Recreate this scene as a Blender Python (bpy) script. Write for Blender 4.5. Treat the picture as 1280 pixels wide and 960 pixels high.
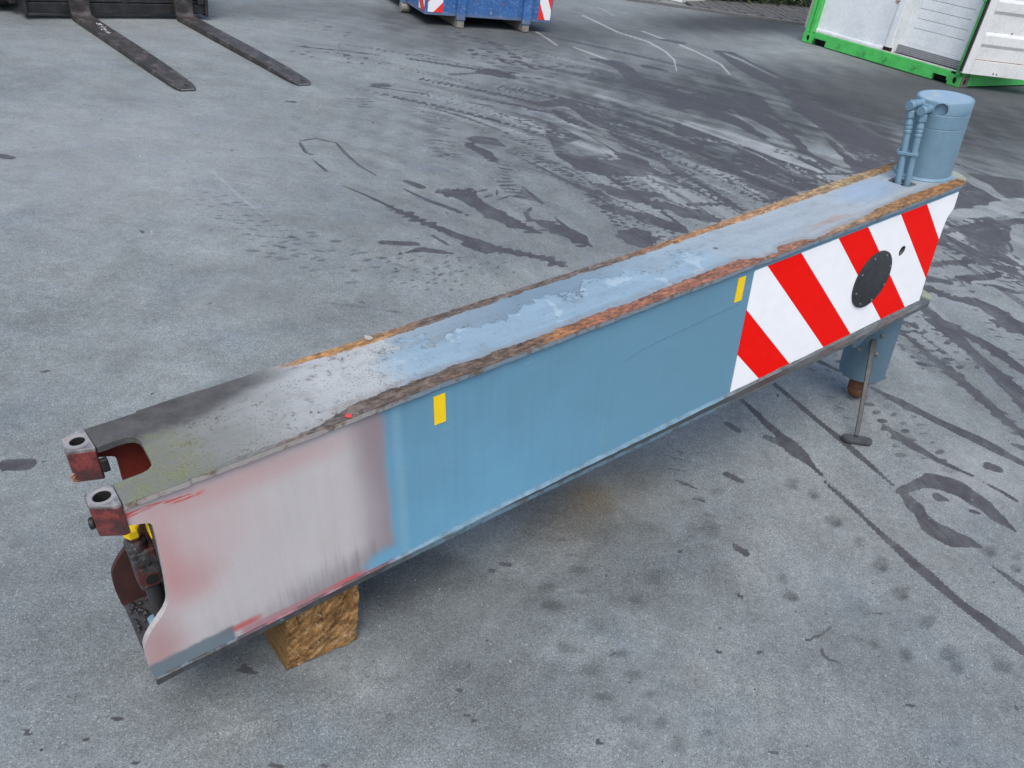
import bpy, bmesh, math, random
import numpy as np
from mathutils import Matrix, Vector

random.seed(7)
R = math.radians
SC = bpy.context.scene
COL = SC.collection
for o in list(bpy.data.objects):
    bpy.data.objects.remove(o)

# ------------------------------------------------------------------ camera
CAM_H, CAM_F, CAM_PITCH, CAM_ROLL = 1.6, 1038.75, 0.55777, 0.15707
cam_d = bpy.data.cameras.new('camera')
cam = bpy.data.objects.new('camera', cam_d)
COL.objects.link(cam)
SC.camera = cam
cam_d.sensor_width = 36.0
cam_d.lens = 36.0 * CAM_F / 1280.0
cam_d.clip_start, cam_d.clip_end = 0.02, 1000.0
_f = Vector((0, math.cos(CAM_PITCH), -math.sin(CAM_PITCH)))
_r = Vector((1, 0, 0)); _u = _r.cross(_f)
_r2 = math.cos(CAM_ROLL) * _r + math.sin(CAM_ROLL) * _u
_u2 = -math.sin(CAM_ROLL) * _r + math.cos(CAM_ROLL) * _u
cam.matrix_world = Matrix(((_r2.x, _u2.x, -_f.x, 0), (_r2.y, _u2.y, -_f.y, 0),
                           (_r2.z, _u2.z, -_f.z, CAM_H), (0, 0, 0, 1)))

# ------------------------------------------------------------------ light (overcast)
SUN_EL, SUN_AZ = R(60), R(182)          # azimuth clockwise from +Y
world = bpy.data.worlds.new('World'); SC.world = world; world.use_nodes = True
wn = world.node_tree.nodes; wl = world.node_tree.links
bg = wn['Background']
sky = wn.new('ShaderNodeTexSky'); sky.sky_type = 'NISHITA'; sky.sun_disc = False
sky.sun_elevation, sky.sun_rotation = SUN_EL, SUN_AZ
sky.air_density, sky.dust_density, sky.ozone_density = 1.0, 3.5, 0.6
wl.new(sky.outputs[0], bg.inputs[0]); bg.inputs[1].default_value = 0.15
sun_d = bpy.data.lights.new('sun', 'SUN'); sun_d.energy = 1.2; sun_d.angle = R(40)
sun_d.color = (1.0, 0.97, 0.93)
sun = bpy.data.objects.new('sun', sun_d); COL.objects.link(sun)
sd = Vector((math.sin(SUN_AZ) * math.cos(SUN_EL), math.cos(SUN_AZ) * math.cos(SUN_EL), math.sin(SUN_EL)))
sun.rotation_euler = sd.to_track_quat('Z', 'Y').to_euler()
sun.location = (0, 0, 30)
SC.view_settings.view_transform = 'Standard'
SC.view_settings.look = 'None'
SC.view_settings.exposure = 0.62
SC.view_settings.gamma = 1.0

# ------------------------------------------------------------------ helpers
def tag(o, label=None, cat=None, group=None, kind=None):
    if label: o['label'] = label
    if cat: o['category'] = cat
    if group: o['group'] = group
    if kind: o['kind'] = kind
    return o

def link(name, me, mat=None, parent=None, loc=None, smooth=False, bevel=0.0):
    o = bpy.data.objects.new(name, me); COL.objects.link(o)
    if mat is not None:
        for m in (mat if isinstance(mat, (list, tuple)) else [mat]):
            me.materials.append(m)
    if parent is not None:
        o.parent = parent
    if loc is not None:
        o.location = loc
    if smooth:
        me.polygons.foreach_set('use_smooth', [True] * len(me.polygons))
        me.set_sharp_from_angle(angle=R(38))
    if bevel:
        b = o.modifiers.new('bevel', 'BEVEL'); b.width = bevel; b.segments = 2
        b.limit_method = 'ANGLE'; b.angle_limit = R(40); b.harden_normals = False
    return o

def mesh(bm, name='mesh'):
    bmesh.ops.recalc_face_normals(bm, faces=bm.faces)
    me = bpy.data.meshes.new(name); bm.to_mesh(me); bm.free()
    return me

def empty(name, loc, rot=None):
    o = bpy.data.objects.new(name, None); COL.objects.link(o)
    o.empty_display_size = 0.2
    m = Matrix.Translation(Vector(loc))
    if rot is not None:
        m = m @ rot.to_4x4()
    o.matrix_world = m
    return o

def box(bm, x0, x1, y0, y1, z0, z1, mi=0):
    vs = [bm.verts.new(p) for p in ((x0, y0, z0), (x1, y0, z0), (x1, y1, z0), (x0, y1, z0),
                                    (x0, y0, z1), (x1, y0, z1), (x1, y1, z1), (x0, y1, z1))]
    for f in ((3, 2, 1, 0), (4, 5, 6, 7), (0, 1, 5, 4), (1, 2, 6, 5), (2, 3, 7, 6), (3, 0, 4, 7)):
        bm.faces.new([vs[i] for i in f]).material_index = mi
    return vs

def box_me(*a):
    bm = bmesh.new(); box(bm, *a); return mesh(bm)

def plate(outline, holes, w0, w1, axes='xy'):
    """extruded outline with holes; axes 'xy' -> thickness z, 'xz' -> thickness y, 'yz' -> thickness x"""
    mp = {'xy': lambda u, v, w: (u, v, w), 'xz': lambda u, v, w: (u, w, v), 'yz': lambda u, v, w: (w, u, v)}[axes]
    bm = bmesh.new(); edges = []
    for lp in [outline] + list(holes):
        vs = [bm.verts.new(mp(u, v, w0)) for u, v in lp]
        edges += [bm.edges.new((vs[i], vs[(i + 1) % len(vs)])) for i in range(len(vs))]
    bmesh.ops.triangle_fill(bm, use_beauty=True, use_dissolve=False, edges=edges)
    r = bmesh.ops.extrude_face_region(bm, geom=list(bm.faces))
    d = Vector(mp(0, 0, w1)) - Vector(mp(0, 0, w0))
    bmesh.ops.translate(bm, verts=[g for g in r['geom'] if isinstance(g, bmesh.types.BMVert)], vec=d)
    return mesh(bm)

def circ(cx, cy, r, n=20, ry=None):
    ry = r if ry is None else ry
    return [(cx + r * math.cos(2 * math.pi * i / n), cy + ry * math.sin(2 * math.pi * i / n)) for i in range(n)]

def lathe(bm, prof, p0=(0, 0, 0), axis=(0, 0, 1), n=24, mi=0, cap=True):
    """prof: (radius, distance along the axis)"""
    a = Vector(axis).normalized(); q = Vector((0, 0, 1)).rotation_difference(a); p0 = Vector(p0)
    rings = []
    for r, h in prof:
        rings.append([bm.verts.new(p0 + q @ Vector((r * math.cos(2 * math.pi * i / n), r * math.sin(2 * math.pi * i / n), h))) for i in range(n)])
    for a_, b_ in zip(rings, rings[1:]):
        for i in range(n):
            bm.faces.new((a_[i], a_[(i + 1) % n], b_[(i + 1) % n], b_[i])).material_index = mi
    if cap:
        bm.faces.new(rings[0][::-1]).material_index = mi
        bm.faces.new(rings[-1]).material_index = mi

def lathe_me(*a, **k):
    bm = bmesh.new(); lathe(bm, *a, **k); return mesh(bm)

def tube(bm, pts, r, n=10, mi=0):
    """swept tube through points, r constant or per point"""
    pts = [Vector(p) for p in pts]; rr = r if hasattr(r, '__len__') else [r] * len(pts)
    up = None; rings = []
    for i, p in enumerate(pts):
        t = (pts[min(i + 1, len(pts) - 1)] - pts[max(i - 1, 0)]).normalized()
        if up is None:
            up = t.orthogonal().normalized()
        up = (up - t * up.dot(t)).normalized(); s = t.cross(up)
        rings.append([bm.verts.new(p + rr[i] * (math.cos(2 * math.pi * k / n) * up + math.sin(2 * math.pi * k / n) * s)) for k in range(n)])
    for a_, b_ in zip(rings, rings[1:]):
        for i in range(n):
            bm.faces.new((a_[i], a_[(i + 1) % n], b_[(i + 1) % n], b_[i])).material_index = mi
    bm.faces.new(rings[0][::-1]).material_index = mi; bm.faces.new(rings[-1]).material_index = mi

def smoothline(pts, n=6):
    """Catmull-Rom through 2D points"""
    P = [Vector(p) for p in pts]; P = [P[0] * 2 - P[1]] + P + [P[-1] * 2 - P[-2]]; out = []
    for i in range(1, len(P) - 2):
        for k in range(n):
            t = k / n
            out.append(tuple(0.5 * ((2 * P[i]) + (P[i + 1] - P[i - 1]) * t + (2 * P[i - 1] - 5 * P[i] + 4 * P[i + 1] - P[i + 2]) * t * t
                                    + (3 * P[i] - P[i - 1] - 3 * P[i + 1] + P[i + 2]) * t ** 3)))
    out.append(tuple(P[-2])); return out

# ------------------------------------------------------------------ node helper
class NG:
    def __init__(s, name):
        s.m = bpy.data.materials.new(name); s.m.use_nodes = True
        s.t = s.m.node_tree; s.b = s.t.nodes['Principled BSDF']
        s.b.inputs['Specular IOR Level'].default_value = 0.4
        s.co = s.t.nodes.new('ShaderNodeTexCoord').outputs['Object']
    def put(s, inp, v):
        if isinstance(v, bpy.types.NodeSocket):
            s.t.links.new(v, inp)
        elif hasattr(v, '__len__') and inp.type == 'RGBA':
            inp.default_value = (v[0], v[1], v[2], 1)
        else:
            inp.default_value = v
    def math(s, op, a, b=0.0, c=None, clamp=False):
        n = s.t.nodes.new('ShaderNodeMath'); n.operation = op; n.use_clamp = clamp
        s.put(n.inputs[0], a); s.put(n.inputs[1], b)
        if c is not None: s.put(n.inputs[2], c)
        return n.outputs[0]
    def add(s, a, b): return s.math('ADD', a, b)
    def sub(s, a, b): return s.math('SUBTRACT', a, b)
    def mul(s, a, b): return s.math('MULTIPLY', a, b)
    def mx(s, a, b): return s.math('MAXIMUM', a, b)
    def inv(s, a): return s.math('SUBTRACT', 1.0, a)
    def ss(s, x, a, b):
        n = s.t.nodes.new('ShaderNodeMapRange'); n.interpolation_type = 'SMOOTHSTEP'
        rev = a > b
        if rev: a, b = b, a
        s.put(n.inputs[0], x); n.inputs[1].default_value = a; n.inputs[2].default_value = b
        return s.inv(n.outputs[0]) if rev else n.outputs[0]
    def band(s, x, a, b, e): return s.mul(s.ss(x, a - e, a + e), s.ss(x, b + e, b - e))
    def mix(s, f, a, b):
        n = s.t.nodes.new('ShaderNodeMix'); n.data_type = 'RGBA'
        s.put(n.inputs[0], f); s.put(n.inputs[6], a); s.put(n.inputs[7], b)
        return n.outputs[2]
    def mulc(s, f, a, b):
        n = s.t.nodes.new('ShaderNodeMix'); n.data_type = 'RGBA'; n.blend_type = 'MULTIPLY'
        s.put(n.inputs[0], f); s.put(n.inputs[6], a); s.put(n.inputs[7], b)
        return n.outputs[2]
    def grey(s, v):
        n = s.t.nodes.new('ShaderNodeCombineXYZ')
        for i in range(3): s.put(n.inputs[i], v)
        return n.outputs[0]
    def noise(s, scale, detail=3.0, rough=0.6, vec=None, dist=0.0, color=False):
        n = s.t.nodes.new('ShaderNodeTexNoise'); n.inputs['Scale'].default_value = scale
        n.inputs['Detail'].default_value = detail; n.inputs['Roughness'].default_value = rough
        n.inputs['Distortion'].default_value = dist
        s.put(n.inputs['Vector'], s.co if vec is None else vec)
        return n.outputs[1 if color else 0]
    def vor(s, scale, vec=None, out='Distance', feature='F1', rnd=1.0):
        n = s.t.nodes.new('ShaderNodeTexVoronoi'); n.inputs['Scale'].default_value = scale; n.feature = feature
        n.inputs['Randomness'].default_value = rnd
        s.put(n.inputs['Vector'], s.co if vec is None else vec)
        return n.outputs[out]
    def vmul(s, v, k):
        n = s.t.nodes.new('ShaderNodeVectorMath'); n.operation = 'MULTIPLY'; s.put(n.inputs[0], v); n.inputs[1].default_value = k
        return n.outputs[0]
    def vadd(s, v, k):
        n = s.t.nodes.new('ShaderNodeVectorMath'); n.operation = 'ADD'; s.put(n.inputs[0], v); s.put(n.inputs[1], k)
        return n.outputs[0]
    def xyz(s, v=None):
        n = s.t.nodes.new('ShaderNodeSeparateXYZ'); s.put(n.inputs[0], s.co if v is None else v)
        return n.outputs
    def ramp(s, f, stops, mode='LINEAR'):
        n = s.t.nodes.new('ShaderNodeValToRGB'); n.color_ramp.interpolation = mode; s.put(n.inputs[0], f)
        e = n.color_ramp.elements
        while len(e) < len(stops): e.new(0.5)
        for el, (p, c) in zip(e, stops):
            el.position = p; el.color = (c[0], c[1], c[2], 1) if hasattr(c, '__len__') else (c, c, c, 1)
        return n.outputs[0]
    def attr(s, name):
        n = s.t.nodes.new('ShaderNodeAttribute'); n.attribute_name = name
        return n.outputs['Fac']
    def bump(s, h, strength=0.3, dist=0.002, prev=None):
        n = s.t.nodes.new('ShaderNodeBump'); n.inputs['Strength'].default_value = strength
        n.inputs['Distance'].default_value = dist; s.put(n.inputs['Height'], h)
        if prev is not None: s.put(n.inputs['Normal'], prev)
        return n.outputs[0]
    def done(s, col, rough=0.6, metal=0.0, normal=None, spec=None, coat=None):
        s.put(s.b.inputs['Base Color'], col); s.put(s.b.inputs['Roughness'], rough); s.put(s.b.inputs['Metallic'], metal)
        if normal is not None: s.put(s.b.inputs['Normal'], normal)
        if spec is not None: s.put(s.b.inputs['Specular IOR Level'], spec)
        if coat is not None: s.put(s.b.inputs['Coat Weight'], coat)
        return s.m

def worn(name, col, dark, amount=0.5, scale=12, rough=0.55, rust=0.0, metal=0.0, grain=0.12):
    """paint or steel with grime clouds, fine grain, optional rust freckles"""
    g = NG(name)
    c = g.mix(g.mul(g.ss(g.noise(scale, 5, 0.7), 0.42, 0.72), amount), col, dark)
    c = g.mulc(grain * 3, c, g.grey(g.ss(g.noise(scale * 14, 2, 0.6), 0.2, 0.75)))
    if rust:
        m = g.mul(g.ss(g.noise(scale * 2.2, 6, 0.75), 0.72 - 0.2 * rust, 0.76 - 0.2 * rust), 0.9)
        c = g.mix(m, c, g.ramp(g.noise(scale * 6, 3), [(0.3, (0.05, 0.022, 0.012)), (0.7, (0.2, 0.075, 0.025))]))
    return g.done(c, g.add(rough, g.mul(g.sub(g.noise(scale * 3, 3), 0.5), 0.3)), metal,
                  g.bump(g.noise(scale * 10, 4, 0.7), 0.25, 0.002))
GROUND_MARKS=(
('B','t',.85,1,.8,0,((3.967,9.858),(5.088,3.479),(-1.123,-3.323))),
('B','t',.6,.9,.8,0,((4.186,8.065),(1.633,.919),(-.92,-2.146))),
('B','t',.9,1,.8,0,((2.751,13.93),(2.025,2.062),(-.278,-1.691))),
('B','t',.25,.9,.8,0,((2.324,7.792),(1.194,.738),(-.321,-1.391))),
('B','t',.55,.9,.8,0,((-.743,9.379),(1.827,1.698),(.122,-1.22))),
('B','t',.6,1,.8,0,((-1.521,9.928),(.741,.78),(.17,-1.019))),
('B','t',.42,.9,.8,0,((.801,11.48),(2.432,2.387),(-.097,-2.417))),
('B','t',.3,.8,.8,0,((1.474,9.25),(1.791,1.372),(-.245,-2.134))),
('B','t',.2,.8,.8,0,((.136,8.226),(1.338,1.025),(.022,-1.257))),
('B','t',.42,.9,.8,0,((-.071,1.466),(.473,.098),(.038,-.256))),  # dark tones by the beam: partly its shade painted in, partly stained asphalt
('B','t',.5,.9,.8,0,((-.253,1.553),(.226,.049),(.034,-.157))),
('B','t',.42,.8,.8,0,((.409,1.744),(.451,.1),(-.011,-.262))),
('B','t',.35,.8,.8,0,((.2,1.9),(.317,.076),(.007,-.201))),
('B','t',.35,.8,.8,0,((-.441,1.176),(.241,.046),(.039,-.115))),
('B','t',.14,.9,.8,0,((-.775,1.092),(.392,.074),(.127,-.247))),
('B','t',-.12,.6,.8,0,((.66,1.316),(.407,.075),(-.026,-.17))),
('B','t',.42,.8,.8,0,((.059,1.205),(.312,.057),(.019,-.172))),
('B','t',-.2,.8,.8,0,((-3.363,7.181),(1.186,1.136),(.498,-1.113))),
('B','t',.25,.7,.8,0,((.372,1.307),(.215,.04),(-.004,-.129))),
('B','t',-.3,.8,.8,0,((-2.278,4.27),(1.069,.585),(.584,-1.194))),
('B','t',.1,.8,.8,0,((-.449,3.989),(.92,.4),(.097,-.648))),
('B','t',.35,.8,.8,0,((-4.317,7.075),(.347,.369),(.326,-.57))),
('B','t',.12,.7,.8,0,((-1.462,2.127),(.366,.11),(.208,-.369))),
('B','t',.12,.7,.8,0,((-1.148,2.964),(.546,.201),(.134,-.366))),
('B','t',.12,.7,.8,0,((.092,5.048),(.898,.453),(.032,-.927))),
('B','t',-.1,.7,.8,0,((.994,2.253),(.173,.044),(-.054,-.25))),
('B','t',-.35,.8,.8,0,((1.671,2.469),(.293,.075),(-.112,-.283))),
('B','t',-.15,.8,.8,0,((-1.861,7.667),(.761,.657),(.183,-.735))),
('B','t',.4,.9,.8,0,((-2.62,9.34),(1.255,1.397),(.215,-.762))),
('B','t',-.12,.7,.8,0,((-.875,6.826),(.749,.531),(.087,-.582))),
('B','t',-.1,.7,.8,0,((2.89,5.162),(.38,.158),(-.302,-.717))),
('B','t',.1,.7,.8,0,((1.268,1.869),(.314,.068),(-.096,-.285))),
('B','t',.25,.7,.8,0,((.643,2.006),(.234,.056),(-.021,-.181))),
('B','t',.12,.7,.8,0,((1.234,1.469),(.269,.051),(-.064,-.17))),
('B','t',.12,.9,.8,0,((.992,6.721),(2.69,1.61),(-.23,-2.557))),
('B','t',.08,.9,.8,0,((-.742,1.326),(.592,.123),(.143,-.319))),
('B','t',.12,.8,.8,0,((-.113,3.912),(.841,.35),(.046,-.55))),
('B','t',.12,.8,.8,0,((1.811,3.172),(.649,.197),(-.248,-.684))),
('B','t',.1,.8,.8,0,((.843,1.545),(.598,.119),(-.063,-.294))),
('A','w',.6325,.95,.12,.06,((1.553,8.273),(2.407,8.861),(2.672,8.007),(2.984,7.149),(3.017,6.33),(2.622,6.421),(2.214,6.271),(1.916,6.565),(1.677,7.393))),
('A','w',.9775,.95,.03,.03,((.962,7.803),(1.352,8.193),(1.658,8.076),(1.976,8.496),(2.025,7.749),(1.788,6.548),(1.439,7.18),(1.215,7.448),(.932,7.407))),
('A','w',.8625,.95,.05,.03,((1.797,10.79),(2.026,10.86),(2.321,9.582),(2.351,9.402),(2.203,8.651),(1.991,9.438),(1.845,10.09))),
('A','w',.8625,.95,.03,.018,((.919,6.33),(1.253,6.551),(1.383,6.419),(1.608,6.053),(1.695,5.948),(1.49,5.819),(1.27,5.852),(1.106,5.993),(.962,6.101))),
('B','w',.12,.85,.8,0,((1.24,6.2),(.225,.123),(-.037,-.283))),
('A','w',.69,.95,.03,.024,((-.072,6.312),(.112,6.194),(.486,5.734),(.673,5.602),(.647,5.37),(.202,5.227),(.036,5.49),(-.037,5.89))),
('B','w',.12,.85,.8,0,((.235,5.741),(.269,.149),(.002,-.257))),
('A','w',.9775,.95,.02,.018,((.952,7.009),(1.233,6.865),(1.471,6.621),(1.719,6.2),(1.666,5.933),(1.462,6.264),(1.279,6.596),(.943,6.515))),
('A','w',.69,.95,.03,.03,((.394,7.452),(.561,7.199),(.75,6.948),(.781,6.421),(.66,6.464),(.483,6.781))),
('A','w',.9775,.95,.03,.024,((1.286,7.556),(1.561,7.149),(1.735,6.557),(1.965,6.4),(2.026,6.117),(1.879,6.017),(1.61,6.604),(1.438,7.041))),
('A','w',.9775,.95,.04,.03,((1.749,7.856),(1.953,7.909),(2.077,7.056),(2.125,6.323),(2.033,6.275),(1.994,6.526),(1.922,7.161))),
('A','w',.805,.95,.06,.048,((2.189,7.825),(2.486,8.011),(2.494,7.362),(2.603,6.798),(2.745,6.816),(2.281,6.247),(2.231,6.486),(2.221,7.138))),
('A','w',.92,.95,.05,.03,((3.27,6.752),(3.772,6.8),(3.391,5.944),(3.108,5.815),(2.803,5.677),(2.949,6.114))),
('S','w',0,1,.15,.15,((-.286,7.686,.1358),(.253,7.586,.1305),(.772,7.338,.1361),(1.396,6.87,.1287),(1.764,6.429,.1162))),
('S','t',-.32,.95,.15,.15,((-.286,7.686,.1358),(.253,7.586,.1305),(.772,7.338,.1361),(1.396,6.87,.1287),(1.764,6.429,.1162))),
('S','w',0,1,.15,.2,((1.207,6.868,.1426),(1.612,6.517,.1414),(1.984,6.07,.0253))),
('S','t',-.32,.95,.15,.2,((1.207,6.868,.1426),(1.612,6.517,.1414),(1.984,6.07,.0253))),
('S','w',0,1,.15,.25,((1.136,7.369,.0599),(1.431,6.99,.1173),(1.616,6.637,.1154))),
('S','t',-.32,.95,.15,.25,((1.136,7.369,.0599),(1.431,6.99,.1173),(1.616,6.637,.1154))),
('S','w',.05,.9,.3,.3,((1.839,9.426,.1443),(2.013,9.06,.1555),(2.127,8.269,.1568))),
('S','t',-.32,.95,.3,.3,((1.839,9.426,.1443),(2.013,9.06,.1555),(2.127,8.269,.1568))),
('S','w',.05,1,.15,.25,((2.051,8.218,.1121),(2.104,7.696,.1482),(2.126,7.116,.1295),(2.146,6.609,.1242),(2.214,6.359,.0378))),
('S','t',-.32,.95,.15,.25,((2.051,8.218,.1121),(2.104,7.696,.1482),(2.126,7.116,.1295),(2.146,6.609,.1242),(2.214,6.359,.0378))),
('S','w',.1,1,.15,.5,((1.534,7.717,.0358),(1.708,7.169,.0792),(1.823,6.664,.0909),(1.962,6.388,.0364))),
('S','t',-.32,.95,.15,.5,((1.534,7.717,.0358),(1.708,7.169,.0792),(1.823,6.664,.0909),(1.962,6.388,.0364))),
('S','w',.1,1,.15,.5,((1.542,7.658,.0304),(1.697,7.207,.0824),(1.838,6.8,.0979))),
('S','t',-.32,.95,.15,.5,((1.542,7.658,.0304),(1.697,7.207,.0824),(1.838,6.8,.0979))),
('S','w',.05,.9,.3,.3,((1.877,10.67,.0384),(2.14,10.21,.0629),(2.307,9.623,.0376))),
('S','t',-.32,.95,.3,.3,((1.877,10.67,.0384),(2.14,10.21,.0629),(2.307,9.623,.0376))),
('S','w',.1,.9,.2,.2,((-.029,6.712,.0495),(.112,6.836,.1526),(.259,6.578,.0898),(.441,6.277,.0701))),
('S','t',-.32,.95,.2,.2,((-.029,6.712,.0495),(.112,6.836,.1526),(.259,6.578,.0898),(.441,6.277,.0701))),
('S','w',.05,.95,.2,.15,((-.208,6.532,.097),(-.048,6.447,.0825),(.261,6.117,.0943),(.487,5.783,.1068),(.673,5.602,.1342))),
('S','t',-.32,.95,.2,.15,((-.208,6.532,.097),(-.048,6.447,.0825),(.261,6.117,.0943),(.487,5.783,.1068),(.673,5.602,.1342))),
('S','w',.1,.9,.25,.3,((3.175,6.755,.0796),(3.286,6.51,.0993),(3.317,6.178,.0512))),
('S','t',-.32,.95,.25,.3,((3.175,6.755,.0796),(3.286,6.51,.0993),(3.317,6.178,.0512))),
('S','w',.05,1,.2,.3,((2.699,5.544,.0615),(3.094,5.781,.0944),(3.48,6.145,.1078))),
('S','t',-.32,.95,.2,.3,((2.699,5.544,.0615),(3.094,5.781,.0944),(3.48,6.145,.1078))),
('S','w',.95,1,.12,.4,((-.081,6.81,.0712),(.059,6.958,.0862),(.176,6.878,.0681),(.306,6.576,.0787),(.494,6.28,.0363))),
('D','w',.95,.9,(.055,(.051,-.051),.028,.014,.35,.35),0,((-.081,6.81),(.059,6.958),(.176,6.878),(.306,6.576),(.494,6.28))),
('S','w',.9,1,.25,.35,((-.011,6.659,.0214),(.106,6.411,.028),(.29,6.289,.015))),
('D','w',.95,.9,(.055,(.016,-.016),.028,.014,.35,.35),0,((-.011,6.659),(.106,6.411),(.29,6.289))),
('S','w',.9,1,.12,.45,((.308,9.008,.0542),(.515,8.995,.1439),(.648,8.696,.1003),(.745,8.214,.1028),(.897,8.211,.2112),(1.06,8.215,.0458))),
('D','w',.95,.9,(.055,(.082,-.082),.028,.014,.35,.35),0,((.308,9.008),(.515,8.995),(.648,8.696),(.745,8.214),(.897,8.211),(1.06,8.215))),
('S','w',.9,1,.15,.3,((.411,6.288,.019),(.61,6.01,.0573),(.738,5.871,.0401))),
('D','w',.95,.9,(.055,(.029,-.029),.028,.014,.35,.35),0,((.411,6.288),(.61,6.01),(.738,5.871))),
('S','w',.8,1,.25,.35,((.216,6.2,.0064),(.486,5.734,.012))),
('S','w',.85,.9,.15,.3,((.513,5.701,.0296),(.602,5.542,.0749),(.679,5.472,.0567))),
('D','w',.95,.9,(.055,(.04,-.04),.028,.014,.35,.35),0,((.513,5.701),(.602,5.542),(.679,5.472))),
('S','w',.9,1,.25,.35,((.201,5.247,.0167),(.421,5.276,.0283),(.661,5.377,.0196))),
('D','w',.95,.9,(.055,(.016,-.016),.028,.014,.35,.35),0,((.201,5.247),(.421,5.276),(.661,5.377))),
('S','w',.9,1,.25,.35,((-.21,6.562,.0089),(-.103,6.6,.0249),(-.039,6.577,.0235))),
('D','w',.95,.9,(.055,(.014,-.014),.028,.014,.35,.35),0,((-.21,6.562),(-.103,6.6),(-.039,6.577))),
('S','w',.9,1,.25,.35,((.742,5.825,.0193),(.837,5.597,.0275),(.905,5.458,.0339))),
('D','w',.95,.9,(.055,(.02,-.02),.028,.014,.35,.35),0,((.742,5.825),(.837,5.597),(.905,5.458))),
('S','w',.85,1,.25,.35,((1.77,10.77,.0133),(1.899,10.31,.0386),(2.035,9.843,.0558))),
('D','w',.95,.9,(.055,(.027,-.027),.028,.014,.35,.35),0,((1.77,10.77),(1.899,10.31),(2.035,9.843))),
('S','w',.7,1,.25,.35,((1.998,10.84,.0206),(2.151,10.28,.036),(2.342,9.807,.0607))),
('S','w',.9,1,.25,.35,((1.175,10.96,.0621),(1.358,10.93,.0928))),
('S','w',.8,1,.25,.35,((.89,9.055,.0971),(1.032,9.013,.043))),
('S','w',1,1,.15,.2,((.769,5.787,.0289),(.931,5.466,.022),(1.071,5.224,.0213),(1.219,4.939,.0171))),
('D','w',.95,.9,(.055,(.017,-.017),.028,.014,.35,.35),0,((.769,5.787),(.931,5.466),(1.071,5.224),(1.219,4.939))),
('S','w',.95,1,.25,.35,((.486,4.873,.0687),(.566,4.93,.0766),(.727,4.995,.0147))),
('D','w',.95,.9,(.055,(.04,-.04),.028,.014,.35,.35),0,((.486,4.873),(.566,4.93),(.727,4.995))),
('S','w',.95,1,.12,.5,((.6,4.831,.0157),(.802,4.794,.0577),(.897,4.729,.0922),(1.029,4.682,.0187))),
('D','w',.95,.9,(.055,(.035,-.035),.028,.014,.35,.35),0,((.6,4.831),(.802,4.794),(.897,4.729),(1.029,4.682))),
('S','w',.95,1,.12,.35,((.478,4.611,.0136),(.621,4.537,.0849),(.739,4.488,.0781),(.82,4.451,.0134))),
('D','w',.95,.9,(.055,(.036,-.036),.028,.014,.35,.35),0,((.478,4.611),(.621,4.537),(.739,4.488),(.82,4.451))),
('S','w',.95,1,.12,.5,((.478,4.264,.0476),(.547,4.247,.0955),(.639,4.249,.0189))),
('D','w',.95,.9,(.055,(.041,-.041),.028,.014,.35,.35),0,((.478,4.264),(.547,4.247),(.639,4.249))),
('S','w',.85,1,.25,.35,((.874,4.883,.0223),(1.013,4.966,.017),(1.138,5.016,.0108))),
('D','w',.95,.9,(.055,(.013,-.013),.028,.014,.35,.35),0,((.874,4.883),(1.013,4.966),(1.138,5.016))),
('S','w',.9,1,.25,.35,((.698,5.371,.0199),(.904,5.475,.0121))),
('S','w',.9,1,.25,.35,((.878,5.197,.0073),(1.037,5.283,.0148))),
('S','w',.95,1,.25,.35,((.75,5.223,.0219),(.823,5.195,.0262))),
('A','w',1,.95,.02,.018,((1.433,5.492),(1.612,5.678),(1.862,5.746),(1.586,5.402))),
('S','w',.9,1,.25,.35,((1.804,5.954,.017),(2.086,6.107,.0215),(2.254,6.208,.0127))),
('S','w',.8,1,.25,.35,((1.749,5.839,.053),(1.855,5.845,.0371))),
('S','w',.9,1,.25,.35,((.527,6.134,.0311),(.728,5.841,.041))),
('S','w',.85,1,.2,.3,((.513,5.725,.0564),(.597,5.622,.0874),(.664,5.513,.0482))),
('D','w',.95,.9,(.055,(.048,-.048),.028,.014,.35,.35),0,((.513,5.725),(.597,5.622),(.664,5.513))),
('S','w',.8,1,.25,.35,((1.417,5.655,.0102),(1.563,5.654,.0153))),
('S','w',1,1,.15,.25,((-.782,4.099,.0088),(-.568,3.959,.0154),(-.347,3.841,.0388),(-.141,3.771,.0312),(.058,3.75,.0167),(.167,3.697,.0089))),
('D','w',.95,.9,(.055,(.015,-.015),.028,.014,.35,.35),0,((-.782,4.099),(-.568,3.959),(-.347,3.841),(-.141,3.771),(.058,3.75),(.167,3.697))),
('S','w',.95,1,.15,.35,((-.318,3.774,.0368),(-.219,3.769,.0541),(-.141,3.771,.0246))),
('D','w',.95,.9,(.055,(.029,-.029),.028,.014,.35,.35),0,((-.318,3.774),(-.219,3.769),(-.141,3.771))),
('S','w',.95,1,.25,.35,((-.755,4.391,.007),(-.601,4.276,.0174),(-.439,4.206,.0184))),
('D','w',1,1,(.05,(0,),.02,.016,0,.3),0,((-.472,4.21),(-.333,4.132))),
('S','w',.85,1,.2,.45,((-.571,4.429,.0151),(-.435,4.501,.0758),(-.36,4.356,.0646),(-.223,4.199,.0644),(-.067,4.12,.0433),(.01,4.079,.02))),
('D','w',.95,.9,(.055,(.035,-.035),.028,.014,.35,.35),0,((-.571,4.429),(-.435,4.501),(-.36,4.356),(-.223,4.199),(-.067,4.12),(.01,4.079))),
('S','w',.95,1,.12,.4,((.034,4.214,.0489),(.144,4.13,.0778),(.23,4.055,.0556),(.288,3.997,.0107))),
('D','w',.95,.9,(.055,(.036,-.036),.028,.014,.35,.35),0,((.034,4.214),(.144,4.13),(.23,4.055),(.288,3.997))),
('S','w',.9,1,.25,.35,((.083,4.341,.0053),(.175,4.166,.0205))),
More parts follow.
